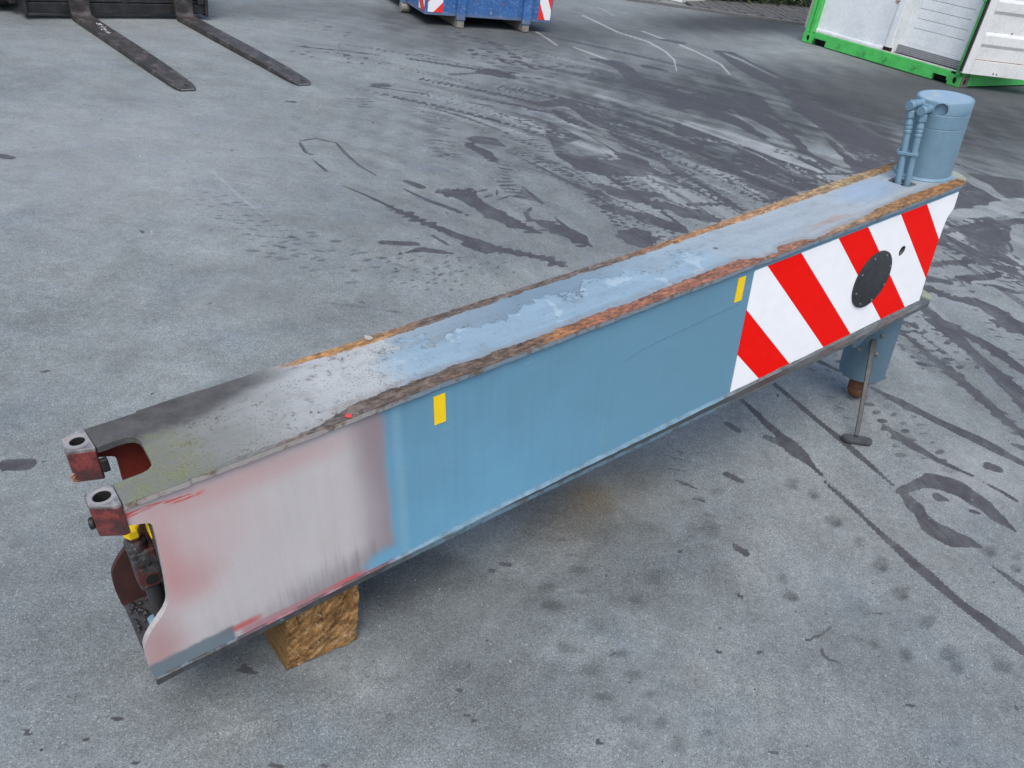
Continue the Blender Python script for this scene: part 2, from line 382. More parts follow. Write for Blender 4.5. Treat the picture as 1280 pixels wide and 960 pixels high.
('S','w',.95,1,.25,.35,((-.124,4.758,.006),(.007,4.526,.0171))),
('A','w',.5175,.95,.02,.012,((-.123,4.733),(-.166,4.546),(-.005,4.527))),
('S','w',.95,1,.25,.35,((.317,5.019,.0134),(.439,4.927,.0708),(.584,4.879,.0663))),
('D','w',.95,.9,(.055,(.038,-.038),.028,.014,.35,.35),0,((.317,5.019),(.439,4.927),(.584,4.879))),
('S','w',.9,1,.25,.35,((.188,5.253,.0127),(.369,5.241,.0286),(.606,5.341,.035))),
('D','w',.95,.9,(.055,(.019,-.019),.028,.014,.35,.35),0,((.188,5.253),(.369,5.241),(.606,5.341))),
('S','w',.95,1,.25,.35,((.385,4.633,.0377),(.455,4.621,.0261),(.568,4.551,.0276))),
('D','w',.95,.9,(.055,(.023,-.023),.028,.014,.35,.35),0,((.385,4.633),(.455,4.621),(.568,4.551))),
('S','w',.95,1,.12,.5,((.477,4.257,.0324),(.549,4.159,.0742))),
('S','w',.7,.9,.3,.4,((-.703,3.636,.0351),(-.558,3.681,.0284))),
('S','w',.8,.9,.25,.4,((-.584,3.567,.0079),(-.511,3.633,.0391),(-.377,3.638,.0093))),
('S','w',.6,.9,.3,.4,((-.503,3.815,.0148),(-.411,3.736,.0127))),
('S','w',.8,1,.25,.35,((-.769,4.524,.0245),(-.668,4.468,.0269))),
('S','w',.95,1,.12,.4,((-.539,5.381,.013),(-.408,5.271,.0421),(-.317,5.133,.0116))),
('D','w',.95,.9,(.055,(.017,-.017),.028,.014,.35,.35),0,((-.539,5.381),(-.408,5.271),(-.317,5.133))),
('A','w',1,.95,.012,.0072,((-.566,5.533),(-.503,5.629),(-.368,5.647),(-.278,5.48),(-.418,5.473),(-.495,5.453))),
('S','w',.95,1,.12,.4,((-.547,5.438,.0118),(-.411,5.292,.0394),(-.311,5.136,.0114))),
('D','w',.95,.9,(.055,(.016,-.016),.028,.014,.35,.35),0,((-.547,5.438),(-.411,5.292),(-.311,5.136))),
('S','w',.9,1,.25,.35,((-1.501,4.941,.0078),(-1.44,5.03,.0101),(-1.301,5.02,.0092),(-1.189,4.825,.0118),(-1.063,4.652,.0088),(-.944,4.538,.0075))),
('S','w',.95,1,.25,.35,((-1.492,4.903,.0085),(-1.404,4.74,.0137),(-1.358,4.724,.0078))),
('S','w',.9,1,.25,.35,((-1.343,4.652,.004),(-1.211,4.478,.0099))),
('S','w',.85,1,.25,.35,((-2.299,7.46,.0161),(-1.876,7.586,.0164),(-1.617,7.616,.0204))),
('S','w',.9,1,.25,.35,((-1.36,7.67,.0163),(-.914,7.682,.0245),(-.643,7.672,.0401),(-.37,7.622,.0157))),
('D','w',.95,.9,(.055,(.018,-.018),.028,.014,.35,.35),0,((-1.36,7.67),(-.914,7.682),(-.643,7.672),(-.37,7.622))),
('S','w',.85,1,.15,.4,((-.704,7.582,.0379),(-.569,7.643,.1425),(-.408,7.536,.0322))),
('D','w',.95,.9,(.055,(.053,-.053),.028,.014,.35,.35),0,((-.704,7.582),(-.569,7.643),(-.408,7.536))),
('S','w',.5,1,.25,.35,((-.915,7.321,.0467),(-.732,7.518,.0358))),
('S','w',.9,1,.25,.35,((-1.444,6.492,.0093),(-1.203,6.524,.0124),(-.987,6.537,.0155))),
('S','w',.8,1,.25,.35,((-1.397,6.56,.0535),(-1.339,6.616,.0539))),
('S','w',.95,1,.25,.35,((-.682,6.712,.0124),(-.374,6.65,.0185),(-.087,6.597,.0215))),
('S','w',.8,1,.25,.35,((-.321,6.397,.0139),(-.103,6.323,.022))),
('S','w',.8,1,.25,.35,((-.669,6.487,.0121),(-.483,6.481,.0211))),
('S','w',.5,.8,.3,.5,((-1.144,9.179,.0974),(-.79,9.019,.0935),(-.487,8.613,.0289))),
('S','w',.8,1,.25,.35,((-1.315,7.917,.0173),(-1.132,7.924,.0173))),
('S','w',.9,1,.25,.35,((-1.828,5.744,.0204),(-1.789,5.753,.0204))),
('S','w',.9,1,.25,.35,((-1.064,4.292,.007),(-.898,4.191,.0101),(-.699,4.052,.0128))),
('S','w',.7,.8,.3,.35,((-1.73,4.097,.0041),(-1.589,3.935,.006))),
('S','w',.35,.8,.5,.3,((-1.973,4.008,.0069),(-1.831,3.826,.0095),(-1.669,3.656,.0076),(-1.438,3.433,.0049))),
('A','w',.22,.7,.08,.05,((-1.831,3.826),(-1.747,4.088),(-1.586,3.943),(-1.175,3.47),(-1.219,3.357),(-1.446,3.454),(-1.665,3.644))),
('S','w',-.3,.6,.4,.2,((-1.757,4.22,.004),(-1.498,3.924,.0042),(-1.266,3.686,.004))),
('S','w',.5,.8,.3,.4,((-.817,2.953,.0069),(-.673,2.967,.0172),(-.494,2.976,.012))),
('S','w',.45,.7,.3,.4,((-.938,3.141,.0043),(-.835,3.079,.0077),(-.605,2.991,.0062))),
('S','w',.9,1,.15,.3,((2.512,5.138,.0187),(2.841,5.391,.0461),(3.276,5.686,.0418))),
('D','w',.95,.9,(.055,(.027,-.027),.028,.014,.35,.35),0,((2.512,5.138),(2.841,5.391),(3.276,5.686))),
('S','w',.95,1,.25,.35,((2.413,4.931,.0439),(2.552,4.816,.0402),(2.69,4.771,.0238))),
('D','w',.95,.9,(.055,(.027,-.027),.028,.014,.35,.35),0,((2.413,4.931),(2.552,4.816),(2.69,4.771))),
('S','w',.95,1,.25,.35,((2.233,4.522,.0295),(2.452,4.648,.0287),(2.704,4.777,.015))),
('D','w',.95,.9,(.055,(.018,-.018),.028,.014,.35,.35),0,((2.233,4.522),(2.452,4.648),(2.704,4.777))),
('A','w',.6325,.95,.04,.036,((2.633,5.189),(3.001,5.49),(3.001,5.242),(2.756,4.732),(2.645,4.807))),
('S','w',.95,1,.25,.35,((2.12,4.295,.0466),(2.238,4.287,.0279))),
('S','w',.9,1,.15,.45,((2.261,4.322,.0179),(2.452,4.415,.0445),(2.649,4.563,.0185))),
('D','w',.95,.9,(.055,(.02,-.02),.028,.014,.35,.35),0,((2.261,4.322),(2.452,4.415),(2.649,4.563))),
('S','w',.95,1,.25,.35,((2.415,4.348,.0119),(2.529,4.357,.034),(2.612,4.293,.0169))),
('D','w',.95,.9,(.055,(.016,-.016),.028,.014,.35,.35),0,((2.415,4.348),(2.529,4.357),(2.612,4.293))),
('S','w',.95,1,.15,.35,((2.066,4.167,.0268),(2.176,4.062,.0335),(2.328,4.05,.0522),(2.395,3.937,.06),(2.436,3.799,.0536))),
('D','w',.95,.9,(.055,(.034,-.034),.028,.014,.35,.35),0,((2.066,4.167),(2.176,4.062),(2.328,4.05),(2.395,3.937),(2.436,3.799))),
('S','w',.8,1,.25,.35,((1.987,3.851,.0137),(2.018,3.743,.0123),(2.035,3.605,.0127))),
('S','w',.7,.9,.2,.5,((2.804,4.871,.0312),(2.753,4.617,.0226),(2.722,4.441,.0372))),
('S','w',.8,1,.25,.35,((3.061,5.443,.0128),(2.932,5.113,.016),(2.876,4.869,.0224))),
('A','w',0,1,.02,.02,((3.059,5.406),(3.234,5.591),(2.903,4.85),(2.879,4.931))),
('S','w',.1,.8,.25,.35,((2.404,4.349,.0122),(2.522,4.393,.0315),(2.614,4.35,.0174))),
('S','t',-.32,.95,.25,.35,((2.404,4.349,.0122),(2.522,4.393,.0315),(2.614,4.35,.0174))),
('S','w',1,1,.15,.2,((1.75,3.57,.014),(1.819,3.318,.0235),(1.873,3.182,.0249),(1.91,3.041,.0299),(1.943,2.91,.022),(1.977,2.771,.0179))),
('D','w',.95,.9,(.055,(.017,-.017),.028,.014,.35,.35),0,((1.75,3.57),(1.819,3.318),(1.873,3.182),(1.91,3.041),(1.943,2.91),(1.977,2.771))),
('S','w',1,1,.15,.2,((1.943,3.738,.0214),(2.046,3.466,.0262),(2.093,3.289,.0257),(2.134,3.122,.0321))),
('D','w',.95,.9,(.055,(.02,-.02),.028,.014,.35,.35),0,((1.943,3.738),(2.046,3.466),(2.093,3.289),(2.134,3.122))),
('S','w',.95,1,.15,.2,((2.018,3.751,.0286),(2.138,3.586,.0388),(2.235,3.349,.0344))),
('D','w',.95,.9,(.055,(.025,-.025),.028,.014,.35,.35),0,((2.018,3.751),(2.138,3.586),(2.235,3.349))),
('S','w',1,1,.15,.2,((1.442,2.968,.0105),(1.533,2.887,.0309),(1.671,2.767,.024),(1.775,2.682,.0293),(1.89,2.574,.0207))),
('S','w',.95,1,.15,.2,((1.408,2.694,.0084),(1.474,2.589,.0287),(1.55,2.507,.0192),(1.647,2.446,.0087))),
('A','w',.4025,.95,.02,.012,((1.492,2.564),(1.564,2.497),(1.648,2.449),(1.549,2.411))),
('S','w',.9,1,.2,.25,((1.026,2.88,.0127),(1.139,2.667,.0137),(1.202,2.56,.0192),(1.248,2.471,.0169),(1.326,2.313,.0054))),
('S','w',.75,.9,.3,.5,((.869,2.72,.0128),(.936,2.586,.0179),(.975,2.513,.0163))),
('S','w',.6,.9,.3,.5,((.927,2.486,.0191),(.972,2.454,.019))),
('S','w',.95,1,.15,.35,((.981,2.5,.0203),(1.018,2.431,.0357),(1.081,2.308,.0102))),
('S','w',.6,.8,.4,.3,((1.081,2.305,.0051),(1.171,2.133,.0084))),
('S','w',.85,1,.25,.35,((1.677,2.416,.004),(1.726,2.373,.01),(1.755,2.336,.0112))),
('S','w',1,1,.25,.35,((1.741,2.531,.0165),(1.77,2.515,.0182))),
('S','w',.9,1,.25,.35,((1.909,2.698,.0159),(1.943,2.684,.0199))),
('S','w',.8,1,.25,.35,((1.743,3.253,.0163),(1.827,3.252,.0117))),
('S','w',.8,1,.25,.35,((1.261,3.133,.0154),(1.332,3.072,.0087))),
('S','w',.8,1,.25,.35,((1.808,3.679,.0111),(1.845,3.636,.0166))),
('S','w',.7,.9,.5,.4,((.792,2.531,.0161),(.818,2.5,.0145))),
('S','w',.95,1,.25,.35,((.749,2.221,.0163),(.785,2.198,.0176))),
('S','w',.9,1,.25,.35,((2.295,3.858,.0135),(2.368,3.807,.0402),(2.432,3.779,.0498))),
('D','w',.95,.9,(.055,(.026,-.026),.028,.014,.35,.35),0,((2.295,3.858),(2.368,3.807),(2.432,3.779))),
('S','w',1,1,.12,.45,((1.331,2.277,.0073),(1.417,2.337,.0231),(1.503,2.374,.0475),(1.568,2.349,.0509),(1.613,2.276,.0377),(1.65,2.214,.0287),(1.679,2.159,.0062))),
('S','w',1,1,.12,.45,((1.343,2.28,.0144),(1.378,2.195,.0406),(1.405,2.098,.0462),(1.448,2.077,.0447),(1.51,2.073,.0281))),
('A','w',.05,1,.015,.02,((1.4,2.248),(1.522,2.299),(1.582,2.244),(1.619,2.161),(1.55,2.058),(1.491,2.099),(1.429,2.142),(1.392,2.185))),
('S','w',1,1,.25,.35,((1.472,2.287,.0258),(1.496,2.279,.0103))),
('A','w',.25,.8,.05,.05,((1.482,2.167),(1.596,2.234),(1.684,2.15),(1.643,2.019),(1.556,2.012),(1.493,2.106))),
('S','w',.9,1,.25,.35,((1.564,2.233,.0109),(1.586,2.232,.0093))),
('S','w',1,1,.15,.25,((1.08,2.274,.0042),(1.151,2.138,.0095),(1.217,2.016,.0144),(1.275,1.915,.0218),(1.344,1.799,.02),(1.409,1.713,.0246),(1.47,1.632,.0215))),
('S','w',.9,1,.25,.35,((1.522,1.969,.0058),(1.549,1.936,.0113),(1.583,1.885,.0138))),
('S','w',.9,1,.25,.35,((.861,1.549,.004),(.906,1.578,.004),(.943,1.611,.004))),
('S','w',.95,1,.25,.35,((.894,1.525,.0071),(.902,1.501,.007),(.929,1.493,.004))),
('S','w',.6,1,.25,.35,((1.025,1.674,.004),(1.128,1.698,.004))),
('S','w',1,1,.25,.35,((1.728,2.515,.0134),(1.764,2.508,.0153))),
('B','t',.62,.75,.9,0,((1.117,1.983),(.029,.007),(-.008,-.029))),
('B','t',.5,.7,.9,0,((1.124,1.969),(.016,.004),(-.004,-.013))),
('B','t',.62,.75,.9,0,((1.155,1.888),(.032,.007),(-.009,-.032))),
('B','t',.5,.7,.9,0,((1.162,1.873),(.018,.004),(-.004,-.014))),
('B','t',.62,.75,.9,0,((1.186,1.788),(.031,.007),(-.009,-.03))),
('B','t',.5,.7,.9,0,((1.193,1.774),(.017,.004),(-.004,-.013))),
('B','t',.62,.75,.9,0,((1.22,1.686),(.034,.007),(-.011,-.031))),
('B','t',.5,.7,.9,0,((1.228,1.671),(.019,.004),(-.005,-.014))),
('B','t',.62,.75,.9,0,((1.241,1.58),(.033,.006),(-.01,-.029))),
('B','t',.5,.7,.9,0,((1.248,1.566),(.018,.004),(-.005,-.013))),
('B','t',.62,.75,.9,0,((.855,1.707),(.025,.005),(-.005,-.024))),
('B','t',.5,.7,.9,0,((.862,1.696),(.014,.003),(-.002,-.011))),
('B','t',.62,.75,.9,0,((.836,1.765),(.022,.005),(-.004,-.021))),
('B','t',.5,.7,.9,0,((.843,1.755),(.012,.003),(-.002,-.009))),
('B','t',.62,.75,.9,0,((1.048,1.577),(.023,.005),(-.006,-.02))),
('B','t',.5,.7,.9,0,((1.054,1.568),(.013,.003),(-.003,-.009))),
('B','t',.62,.75,.9,0,((1.246,1.538),(.028,.005),(-.009,-.025))),
('B','t',.5,.7,.9,0,((1.253,1.526),(.016,.003),(-.004,-.011))),
('B','t',.62,.75,.9,0,((1.015,2.188),(.03,.007),(-.008,-.034))),
('B','t',.5,.7,.9,0,((1.023,2.172),(.017,.004),(-.003,-.015))),
('B','t',.62,.75,.9,0,((.963,2.231),(.035,.009),(-.008,-.04))),
('B','t',.5,.7,.9,0,((.972,2.212),(.02,.005),(-.004,-.018))),
('B','t',.62,.75,.9,0,((1.064,2.069),(.038,.009),(-.01,-.04))),
('B','t',.5,.7,.9,0,((1.074,2.05),(.021,.005),(-.005,-.018))),
('B','t',.62,.75,.9,0,((1.383,1.564),(.039,.007),(-.014,-.033))),
('B','t',.5,.7,.9,0,((1.391,1.548),(.021,.004),(-.006,-.015))),
('B','t',.62,.75,.9,0,((1.003,1.595),(.032,.006),(-.008,-.029))),
('B','t',.5,.7,.9,0,((1.012,1.582),(.018,.004),(-.004,-.013))),
('B','t',.62,.75,.9,0,((1.127,1.558),(.028,.006),(-.008,-.025))),
('B','t',.5,.7,.9,0,((1.134,1.546),(.016,.003),(-.004,-.011))),
('B','t',.62,.75,.9,0,((1.545,2.045),(.035,.008),(-.014,-.035))),
('B','t',.5,.7,.9,0,((1.551,2.028),(.019,.004),(-.006,-.016))),
('B','t',.62,.75,.9,0,((1.626,2.039),(.028,.006),(-.012,-.028))),
('B','t',.5,.7,.9,0,((1.631,2.026),(.016,.003),(-.005,-.012))),
('B','t',.62,.75,.9,0,((1.598,1.975),(.023,.005),(-.01,-.023))),
('B','t',.5,.7,.9,0,((1.602,1.964),(.013,.003),(-.004,-.01))),
('B','t',.5,.7,.9,0,((.599,2.047),(.023,.006),(-.001,-.012))),
('B','t',.5,.7,.9,0,((.6,2.132),(.028,.007),(-.002,-.019))),
('B','t',.5,.7,.9,0,((.695,2.118),(.031,.008),(-.003,-.025))),
('B','t',.5,.7,.9,0,((.627,2.065),(.027,.007),(-.002,-.015))),
('B','t',.5,.7,.9,0,((.653,1.995),(.023,.005),(-.002,-.014))),
('B','t',.5,.7,.9,0,((.173,1.593),(.037,.008),(.001,-.019))),
('B','t',.5,.7,.9,0,((.281,1.601),(.037,.008),(0,-.013))),
('B','t',.5,.7,.9,0,((.475,1.698),(.047,.01),(-.003,-.039))),
('B','t',.5,.7,.9,0,((.198,1.531),(.043,.009),(.001,-.016))),
('B','t',.5,.7,.9,0,((.417,1.592),(.037,.008),(-.002,-.042))),
('B','t',.5,.7,.9,0,((.206,1.783),(.035,.008),(.001,-.017))),
('B','t',.5,.7,.9,0,((.257,1.671),(.03,.007),(0,-.018))),
('B','t',.5,.7,.9,0,((.232,1.728),(.034,.008),(0,-.009))),
('B','t',.5,.7,.9,0,((.632,1.927),(.052,.012),(-.006,-.053))),
('S','w',.8,.8,.4,.4,((.567,2.146,.0046),(.6,2.132,.0104),(.63,2.118,.008))),
('S','w',.8,.8,.4,.4,((.604,2.069,.0056),(.647,2.059,.0089))),
('S','w',1,1,.2,.5,((.745,2.224,.0158),(.789,2.196,.018))),
('S','w',1,1,.1,.2,((.723,1.869,.0127),(.747,1.852,.0126))),
('S','w',1,1,.25,.35,((.7,1.676,.0061),(.71,1.67,.0061))),
('S','w',.6,1,.25,.35,((.551,2.203,.004),(.61,2.196,.0042))),
('S','w',.5,1,.25,.35,((.628,2.305,.0045),(.7,2.33,.004))),
('S','w',.6,1,.25,.35,((.542,2.271,.004),(.598,2.262,.005))),
('S','w',.5,1,.25,.35,((.642,2.238,.0042),(.691,2.259,.004))),
('S','w',.5,1,.25,.35,((.567,2.32,.0064),(.602,2.302,.0088))),
('B','t',.6,.7,.9,0,((.396,1.353),(.025,.005),(-.001,-.017))),
('B','t',.6,.7,.9,0,((.438,1.302),(.034,.006),(-.001,-.015))),
('B','t',.6,.7,.9,0,((.365,1.223),(.033,.006),(-0,-.01))),
('B','t',.6,.7,.9,0,((.451,1.228),(.019,.003),(-.001,-.022))),
('B','t',.6,.7,.9,0,((.396,1.157),(.042,.007),(-.001,-.014))),
('B','t',.6,.7,.9,0,((.49,1.178),(.021,.004),(-.002,-.024))),
('B','t',.6,.7,.9,0,((.563,1.221),(.017,.003),(-.002,-.014))),
('B','t',.6,.7,.9,0,((.3,1.346),(.046,.009),(-0,-.028))),
('B','t',.6,.7,.9,0,((.244,1.403),(.035,.007),(0,-.018))),
('B','t',.6,.7,.9,0,((.366,1.409),(.029,.006),(-0,-.012))),
('B','t',.6,.7,.9,0,((.327,1.276),(.039,.007),(-0,-.016))),
('S','w',1,1,.25,.35,((.34,1.396,.004),(.356,1.41,.004))),
('S','w',1,1,.1,.2,((.707,1.199,.0063),(.719,1.2,.0063))),
('S','w',.9,1,.25,.35,((.616,1.467,.0045),(.624,1.465,.004))),
('S','w',1,1,.25,.35,((.47,1.364,.004),(.475,1.363,.004))),
('S','w',.5,.7,.5,.5,((.548,1.221,.0066),(.567,1.22,.0061))),
('S','w',1,1,.25,.35,((1.079,1.393,.0071),(1.086,1.39,.0071))),
('S','w',.85,1,.3,.3,((-1.357,1.732,.0227),(-1.304,1.742,.0228))),
('S','w',.9,1,.25,.35,((-2.735,3.95,.0262),(-2.685,3.949,.0262))),
('S','w',.95,1,.2,.6,((-.507,1.192,.0074),(-.488,1.2,.0124),(-.464,1.19,.0044))),
('S','w',.9,1,.25,.35,((-.503,1.208,.004),(-.494,1.208,.004))),
('S','w',.9,1,.2,.5,((-.362,.985,.0067),(-.342,.982,.0083))),
('S','w',.6,.8,.4,.35,((-.905,1.067,.0045),(-.886,1.07,.004))),
('S','w',.4,1,.25,.35,((-.9,1.068,.004),(-.845,1.103,.004))),
('S','w',.9,1,.2,.4,((.05,1.651,.006),(.071,1.654,.0068))),
('S','w',1,1,.25,.35,((.018,1.619,.0058),(.028,1.62,.0058))),
('S','w',.5,.8,.6,.5,((.169,1.602,.0083),(.2,1.598,.0099))),
('S','w',.45,.8,.5,.35,((-.145,1.065,.004),(-.107,1.093,.004))),
('S','w',.8,.9,.5,.35,((.029,1.156,.0044),(.036,1.159,.005))),
('S','w',.9,1,.25,.35,((-.265,.997,.004),(-.248,1.004,.004))),
('S','w',.6,.8,.5,.35,((.118,1.169,.004),(.125,1.169,.004))),
('S','w',-.5,.8,.3,.2,((.164,11.89,.0264),(.607,10.98,.029),(.96,10.65,.0283),(1.133,10.14,.0188),(1.194,9.677,.0105),(1.168,9.054,.0041))),
('S','w',-.5,.8,.3,.2,((.936,11.36,.0261),(1.167,11.01,.0318))),
('S','w',-.5,.8,.3,.2,((1.36,10.75,.0271),(1.536,10.41,.0241),(1.734,9.899,.0192),(1.764,9.318,.0083))),
('S','w',-.5,.8,.3,.2,((-.346,10.07,.0172),(-.202,9.754,.0125),(-.094,9.461,.014))),
('S','w',-.5,.8,.3,.2,((.094,9.507,.0154),(.271,9.308,.0251),(.454,9.101,.0245))),
('S','w',-.4,.7,.3,.2,((.369,12.93,.0156),(.59,12.34,.015))),
('D','w',1,1,(.09,(-.05,.05),.02,.025,.4,.3),0,((.905,6.436),(1.347,6.522),(1.544,6.309),(1.685,6.027))),
('S','w',.05,.8,.3,.6,((.905,6.436,.0232),(1.346,6.51,.0279),(1.542,6.298,.0198),(1.682,6.011,.0167))),
('S','t',-.32,.95,.3,.6,((.905,6.436,.0232),(1.346,6.51,.0279),(1.542,6.298,.0198),(1.682,6.011,.0167))),
('D','w',1,1,(.06,(-.035,.035),.014,.018,.4,.3),0,((.963,6.461),(1.302,6.549),(1.506,6.373),(1.706,5.963))),
('D','w',.1,.9,(.06,(-.1,0,.1),.05,.015,.6,.3),0,((.254,7.394),(.555,7.023),(.785,6.48))),
('D','w',.1,.9,(.07,(-.06,.02,.1),.03,.02,.5,.3),0,((.383,6.473),(.595,6.368),(.93,6.025),(1.11,5.831))),
('D','w',1,1,(.045,(-.05,0,.05),.022,.012,.4,.5),0,((-.27,5.461),(-.022,5.324),(.191,5.098),(.363,4.698),(.492,4.352))),
('D','w',1,1,(.06,(0,),.05,.012,.1,.3),0,((-.264,5.11),(-.221,4.777),(-.142,4.531))),
('D','w',.675,.96,(.05,(0,.09),.03,.007,.1,.3),0,((-.705,5.265),(-.644,5.035),(-.583,5.046))),
('D','w',.675,.96,(.08,(0,),.05,.012,.1,.3),0,((-.9,6.027),(-.777,5.46),(-.658,5.048))),
('D','w',.675,.96,(.08,(0,),.05,.012,.1,.3),0,((-.8,6.033),(-.719,5.697),(-.58,5.112))),
('D','w',.81,.96,(.07,(0,.09),.04,.01,.1,.3),0,((-1.478,6.071),(-1.414,5.931))),
('D','w',1,.96,(.07,(0,),.04,.012,.1,.3),0,((-1.402,6.122),(-1.334,5.894))),
('D','w',.675,.96,(.06,(-.06,.08),.06,.012,.1,.3),0,((-.174,6.249),(-.078,5.866),(.036,5.49))),
('D','w',-.2,.6,(.05,(0,),.02,.02,.1,.3),0,((-.075,6.37),(-.063,5.98),(.023,5.483))),
('D','w',1,.96,(.1,(-.04,.04),.03,.02,.4,.3),0,((1.235,8.968),(1.569,9.004),(1.904,9.029))),
('D','w',.1,.85,(.09,(-.08,0,.08),.03,.02,.5,.3),0,((1.264,8.257),(1.548,7.964),(2.025,7.749))),
('D','w',.2,.8,(.09,(-.05,.05),.03,.02,.5,.3),0,((1.098,7.895),(1.502,7.633),(1.933,7.284))),
('D','w',1,1,(.055,(-.06,-.02,.03,.07),.02,.012,.4,.5),0,((1.028,5.839),(1.213,5.654),(1.421,5.194))),
('D','w',.15,.8,(.07,(-.05,.05),.03,.02,.5,.3),0,((.588,6.961),(.7,6.758),(.823,6.333))),
('D','t',.675,.96,(.07,(-.09,-.03,.03,.09),.022,.007,.7,.6),0,((-1.657,3.864),(-1.45,3.713),(-1.175,3.47),(-1.002,3.353))),
('D','t',.675,.96,(.08,(-.15,-.05,.08,.16),.022,.009,.6,.8),0,((-1.175,3.47),(-.874,3.381),(-.626,3.28))),
('D','w',1,1,(.16,(-.12,0,.12),.035,.02,.2,.8),0,((-2.276,7.385),(-1.996,7.253),(-1.557,7.347))),
('D','w',.945,.96,(.22,(-.05,.1),.035,.02,.2,.8),0,((-2.705,8.526),(-2.32,8.416),(-2.006,8.25))),
('D','w',.945,.84,(.14,(-.15,0,.15),.05,.025,.4,.8),0,((-.946,8.33),(-.615,8.301),(-.141,7.667))),
('D','w',.1,.8,(.07,(-.05,.05),.03,.02,.5,.3),0,((2.265,7.647),(2.321,7.329),(2.42,6.757))),
('D','w',.15,.8,(.07,(-.04,.04),.03,.018,.5,.3),0,((2.212,6.881),(2.461,6.779),(2.741,6.802))),
('D','w',1,.96,(.06,(-.04,.04),.02,.015,.4,.3),0,((1.692,6.504),(1.9,6.476),(2.128,6.272))),
('D','w',1,.96,(.06,(-.04,.04),.02,.012,.4,.3),0,((2.682,5.499),(2.82,5.339))),
('D','w',.1,.8,(.06,(-.04,.04),.03,.014,.4,.3),0,((2.729,4.781),(2.682,4.453),(2.666,4.318))),
('D','w',1,.96,(.08,(0,),.03,.02,.3,.3),0,((3.244,5.869),(3.352,5.857))),
('D','t',.7425,.96,(.06,(-.09,-.03,.03,.1),.014,.006,.6,.9),0,((-.661,3.442),(-.482,3.467),(-.125,3.606))),
('D','t',.7425,.96,(.06,(-.06,0,.05,.1),.014,.006,.6,.9),0,((-.614,3.306),(-.45,3.283),(-.278,3.326))),
('D','w',1,.96,(.08,(-.04,.04),.05,.012,.1,.3),0,((-.396,4.547),(-.211,4.532))),
('D','w',1,.96,(.09,(-.05,.05),.06,.015,.1,.5),0,((-.103,4.32),(.05,4.327))),
('D','w',1,.96,(.07,(-.03,.05),.05,.015,.1,.5),0,((-.033,4.259),(.035,4.199))),
('D','w',.945,.84,(.16,(-.1,.1,.25),.05,.025,.4,.8),0,((-1.209,9.055),(-.647,8.624),(-.276,7.888))),
('D','w',.7425,.84,(.12,(-.1,.06,.2),.05,.025,.5,.7),0,((-.497,8.618),(.056,8.375),(.437,7.985))),
('D','w',.05,.9,(.065,(-.03,.03),.016,.02,.4,.4),0,((.66,7.006),(.782,6.71),(.93,6.454),(1.064,6.325))),
('S','w',.05,.7,.3,.6,((.66,7.006,.0093),(.782,6.71,.0157),(.93,6.454,.0184),(1.064,6.325,.013))),
('S','t',-.32,.95,.3,.6,((.66,7.006,.0093),(.782,6.71,.0157),(.93,6.454,.0184),(1.064,6.325,.013))),
('D','w',.05,.9,(.065,(-.03,.03),.016,.02,.4,.4),0,((.907,7.022),(1.114,6.813),(1.302,6.67),(1.454,6.458))),
('S','w',.05,.7,.3,.6,((.907,7.022,.0148),(1.114,6.813,.024),(1.302,6.67,.0226),(1.454,6.458,.0123))),
('S','t',-.32,.95,.3,.6,((.907,7.022,.0148),(1.114,6.813,.024),(1.302,6.67,.0226),(1.454,6.458,.0123))),
('D','w',.05,.9,(.065,(-.03,.03),.016,.02,.4,.4),0,((1.388,7.623),(1.569,7.436),(1.695,7.094),(1.786,6.825))),
('S','w',.05,.7,.3,.6,((1.388,7.623,.0177),(1.569,7.436,.0226),(1.695,7.094,.0174),(1.786,6.825,.0103))),
('S','t',-.32,.95,.3,.6,((1.388,7.623,.0177),(1.569,7.436,.0226),(1.695,7.094,.0174),(1.786,6.825,.0103))),
('D','w',.05,.9,(.065,(-.03,.03),.016,.02,.4,.4),0,((1.676,7.889),(1.904,7.646),(2.003,7.209))),
('S','w',.05,.7,.3,.6,((1.676,7.889,.019),(1.904,7.646,.0228),(2.003,7.209,.0158))),
('S','t',-.32,.95,.3,.6,((1.676,7.889,.019),(1.904,7.646,.0228),(2.003,7.209,.0158))),
('D','w',.05,.9,(.065,(-.03,.03),.016,.02,.4,.4),0,((2.268,7.576),(2.327,7.134),(2.364,6.613))),
('S','w',.05,.7,.3,.6,((2.268,7.576,.0095),(2.327,7.134,.0136),(2.364,6.613,.0121))),
('S','t',-.32,.95,.3,.6,((2.268,7.576,.0095),(2.327,7.134,.0136),(2.364,6.613,.0121))),
('D','w',.05,.9,(.065,(-.03,.03),.016,.02,.4,.4),0,((.88,5.872),(1.106,5.743),(1.324,5.618))),
('S','w',.05,.7,.3,.6,((.88,5.872,.0128),(1.106,5.743,.0201),(1.324,5.618,.0197))),
('S','t',-.32,.95,.3,.6,((.88,5.872,.0128),(1.106,5.743,.0201),(1.324,5.618,.0197))),
('D','w',.08,.9,(.08,(-.05,0,.05),.02,.018,.45,.4),0,((.906,8.349),(1.113,8.068),(1.357,7.914),(1.589,7.616))),
('D','w',.08,.9,(.08,(-.05,0,.05),.02,.018,.45,.4),0,((.475,8.034),(.717,7.635),(.975,7.293),(1.121,7.05))),
('D','w',.08,.9,(.08,(-.05,0,.05),.02,.018,.45,.4),0,((.01,6.133),(.206,5.824),(.427,5.563))),
('D','w',.08,.9,(.08,(-.05,0,.05),.02,.018,.45,.4),0,((1.109,6.332),(1.292,6.121),(1.487,5.887))),)

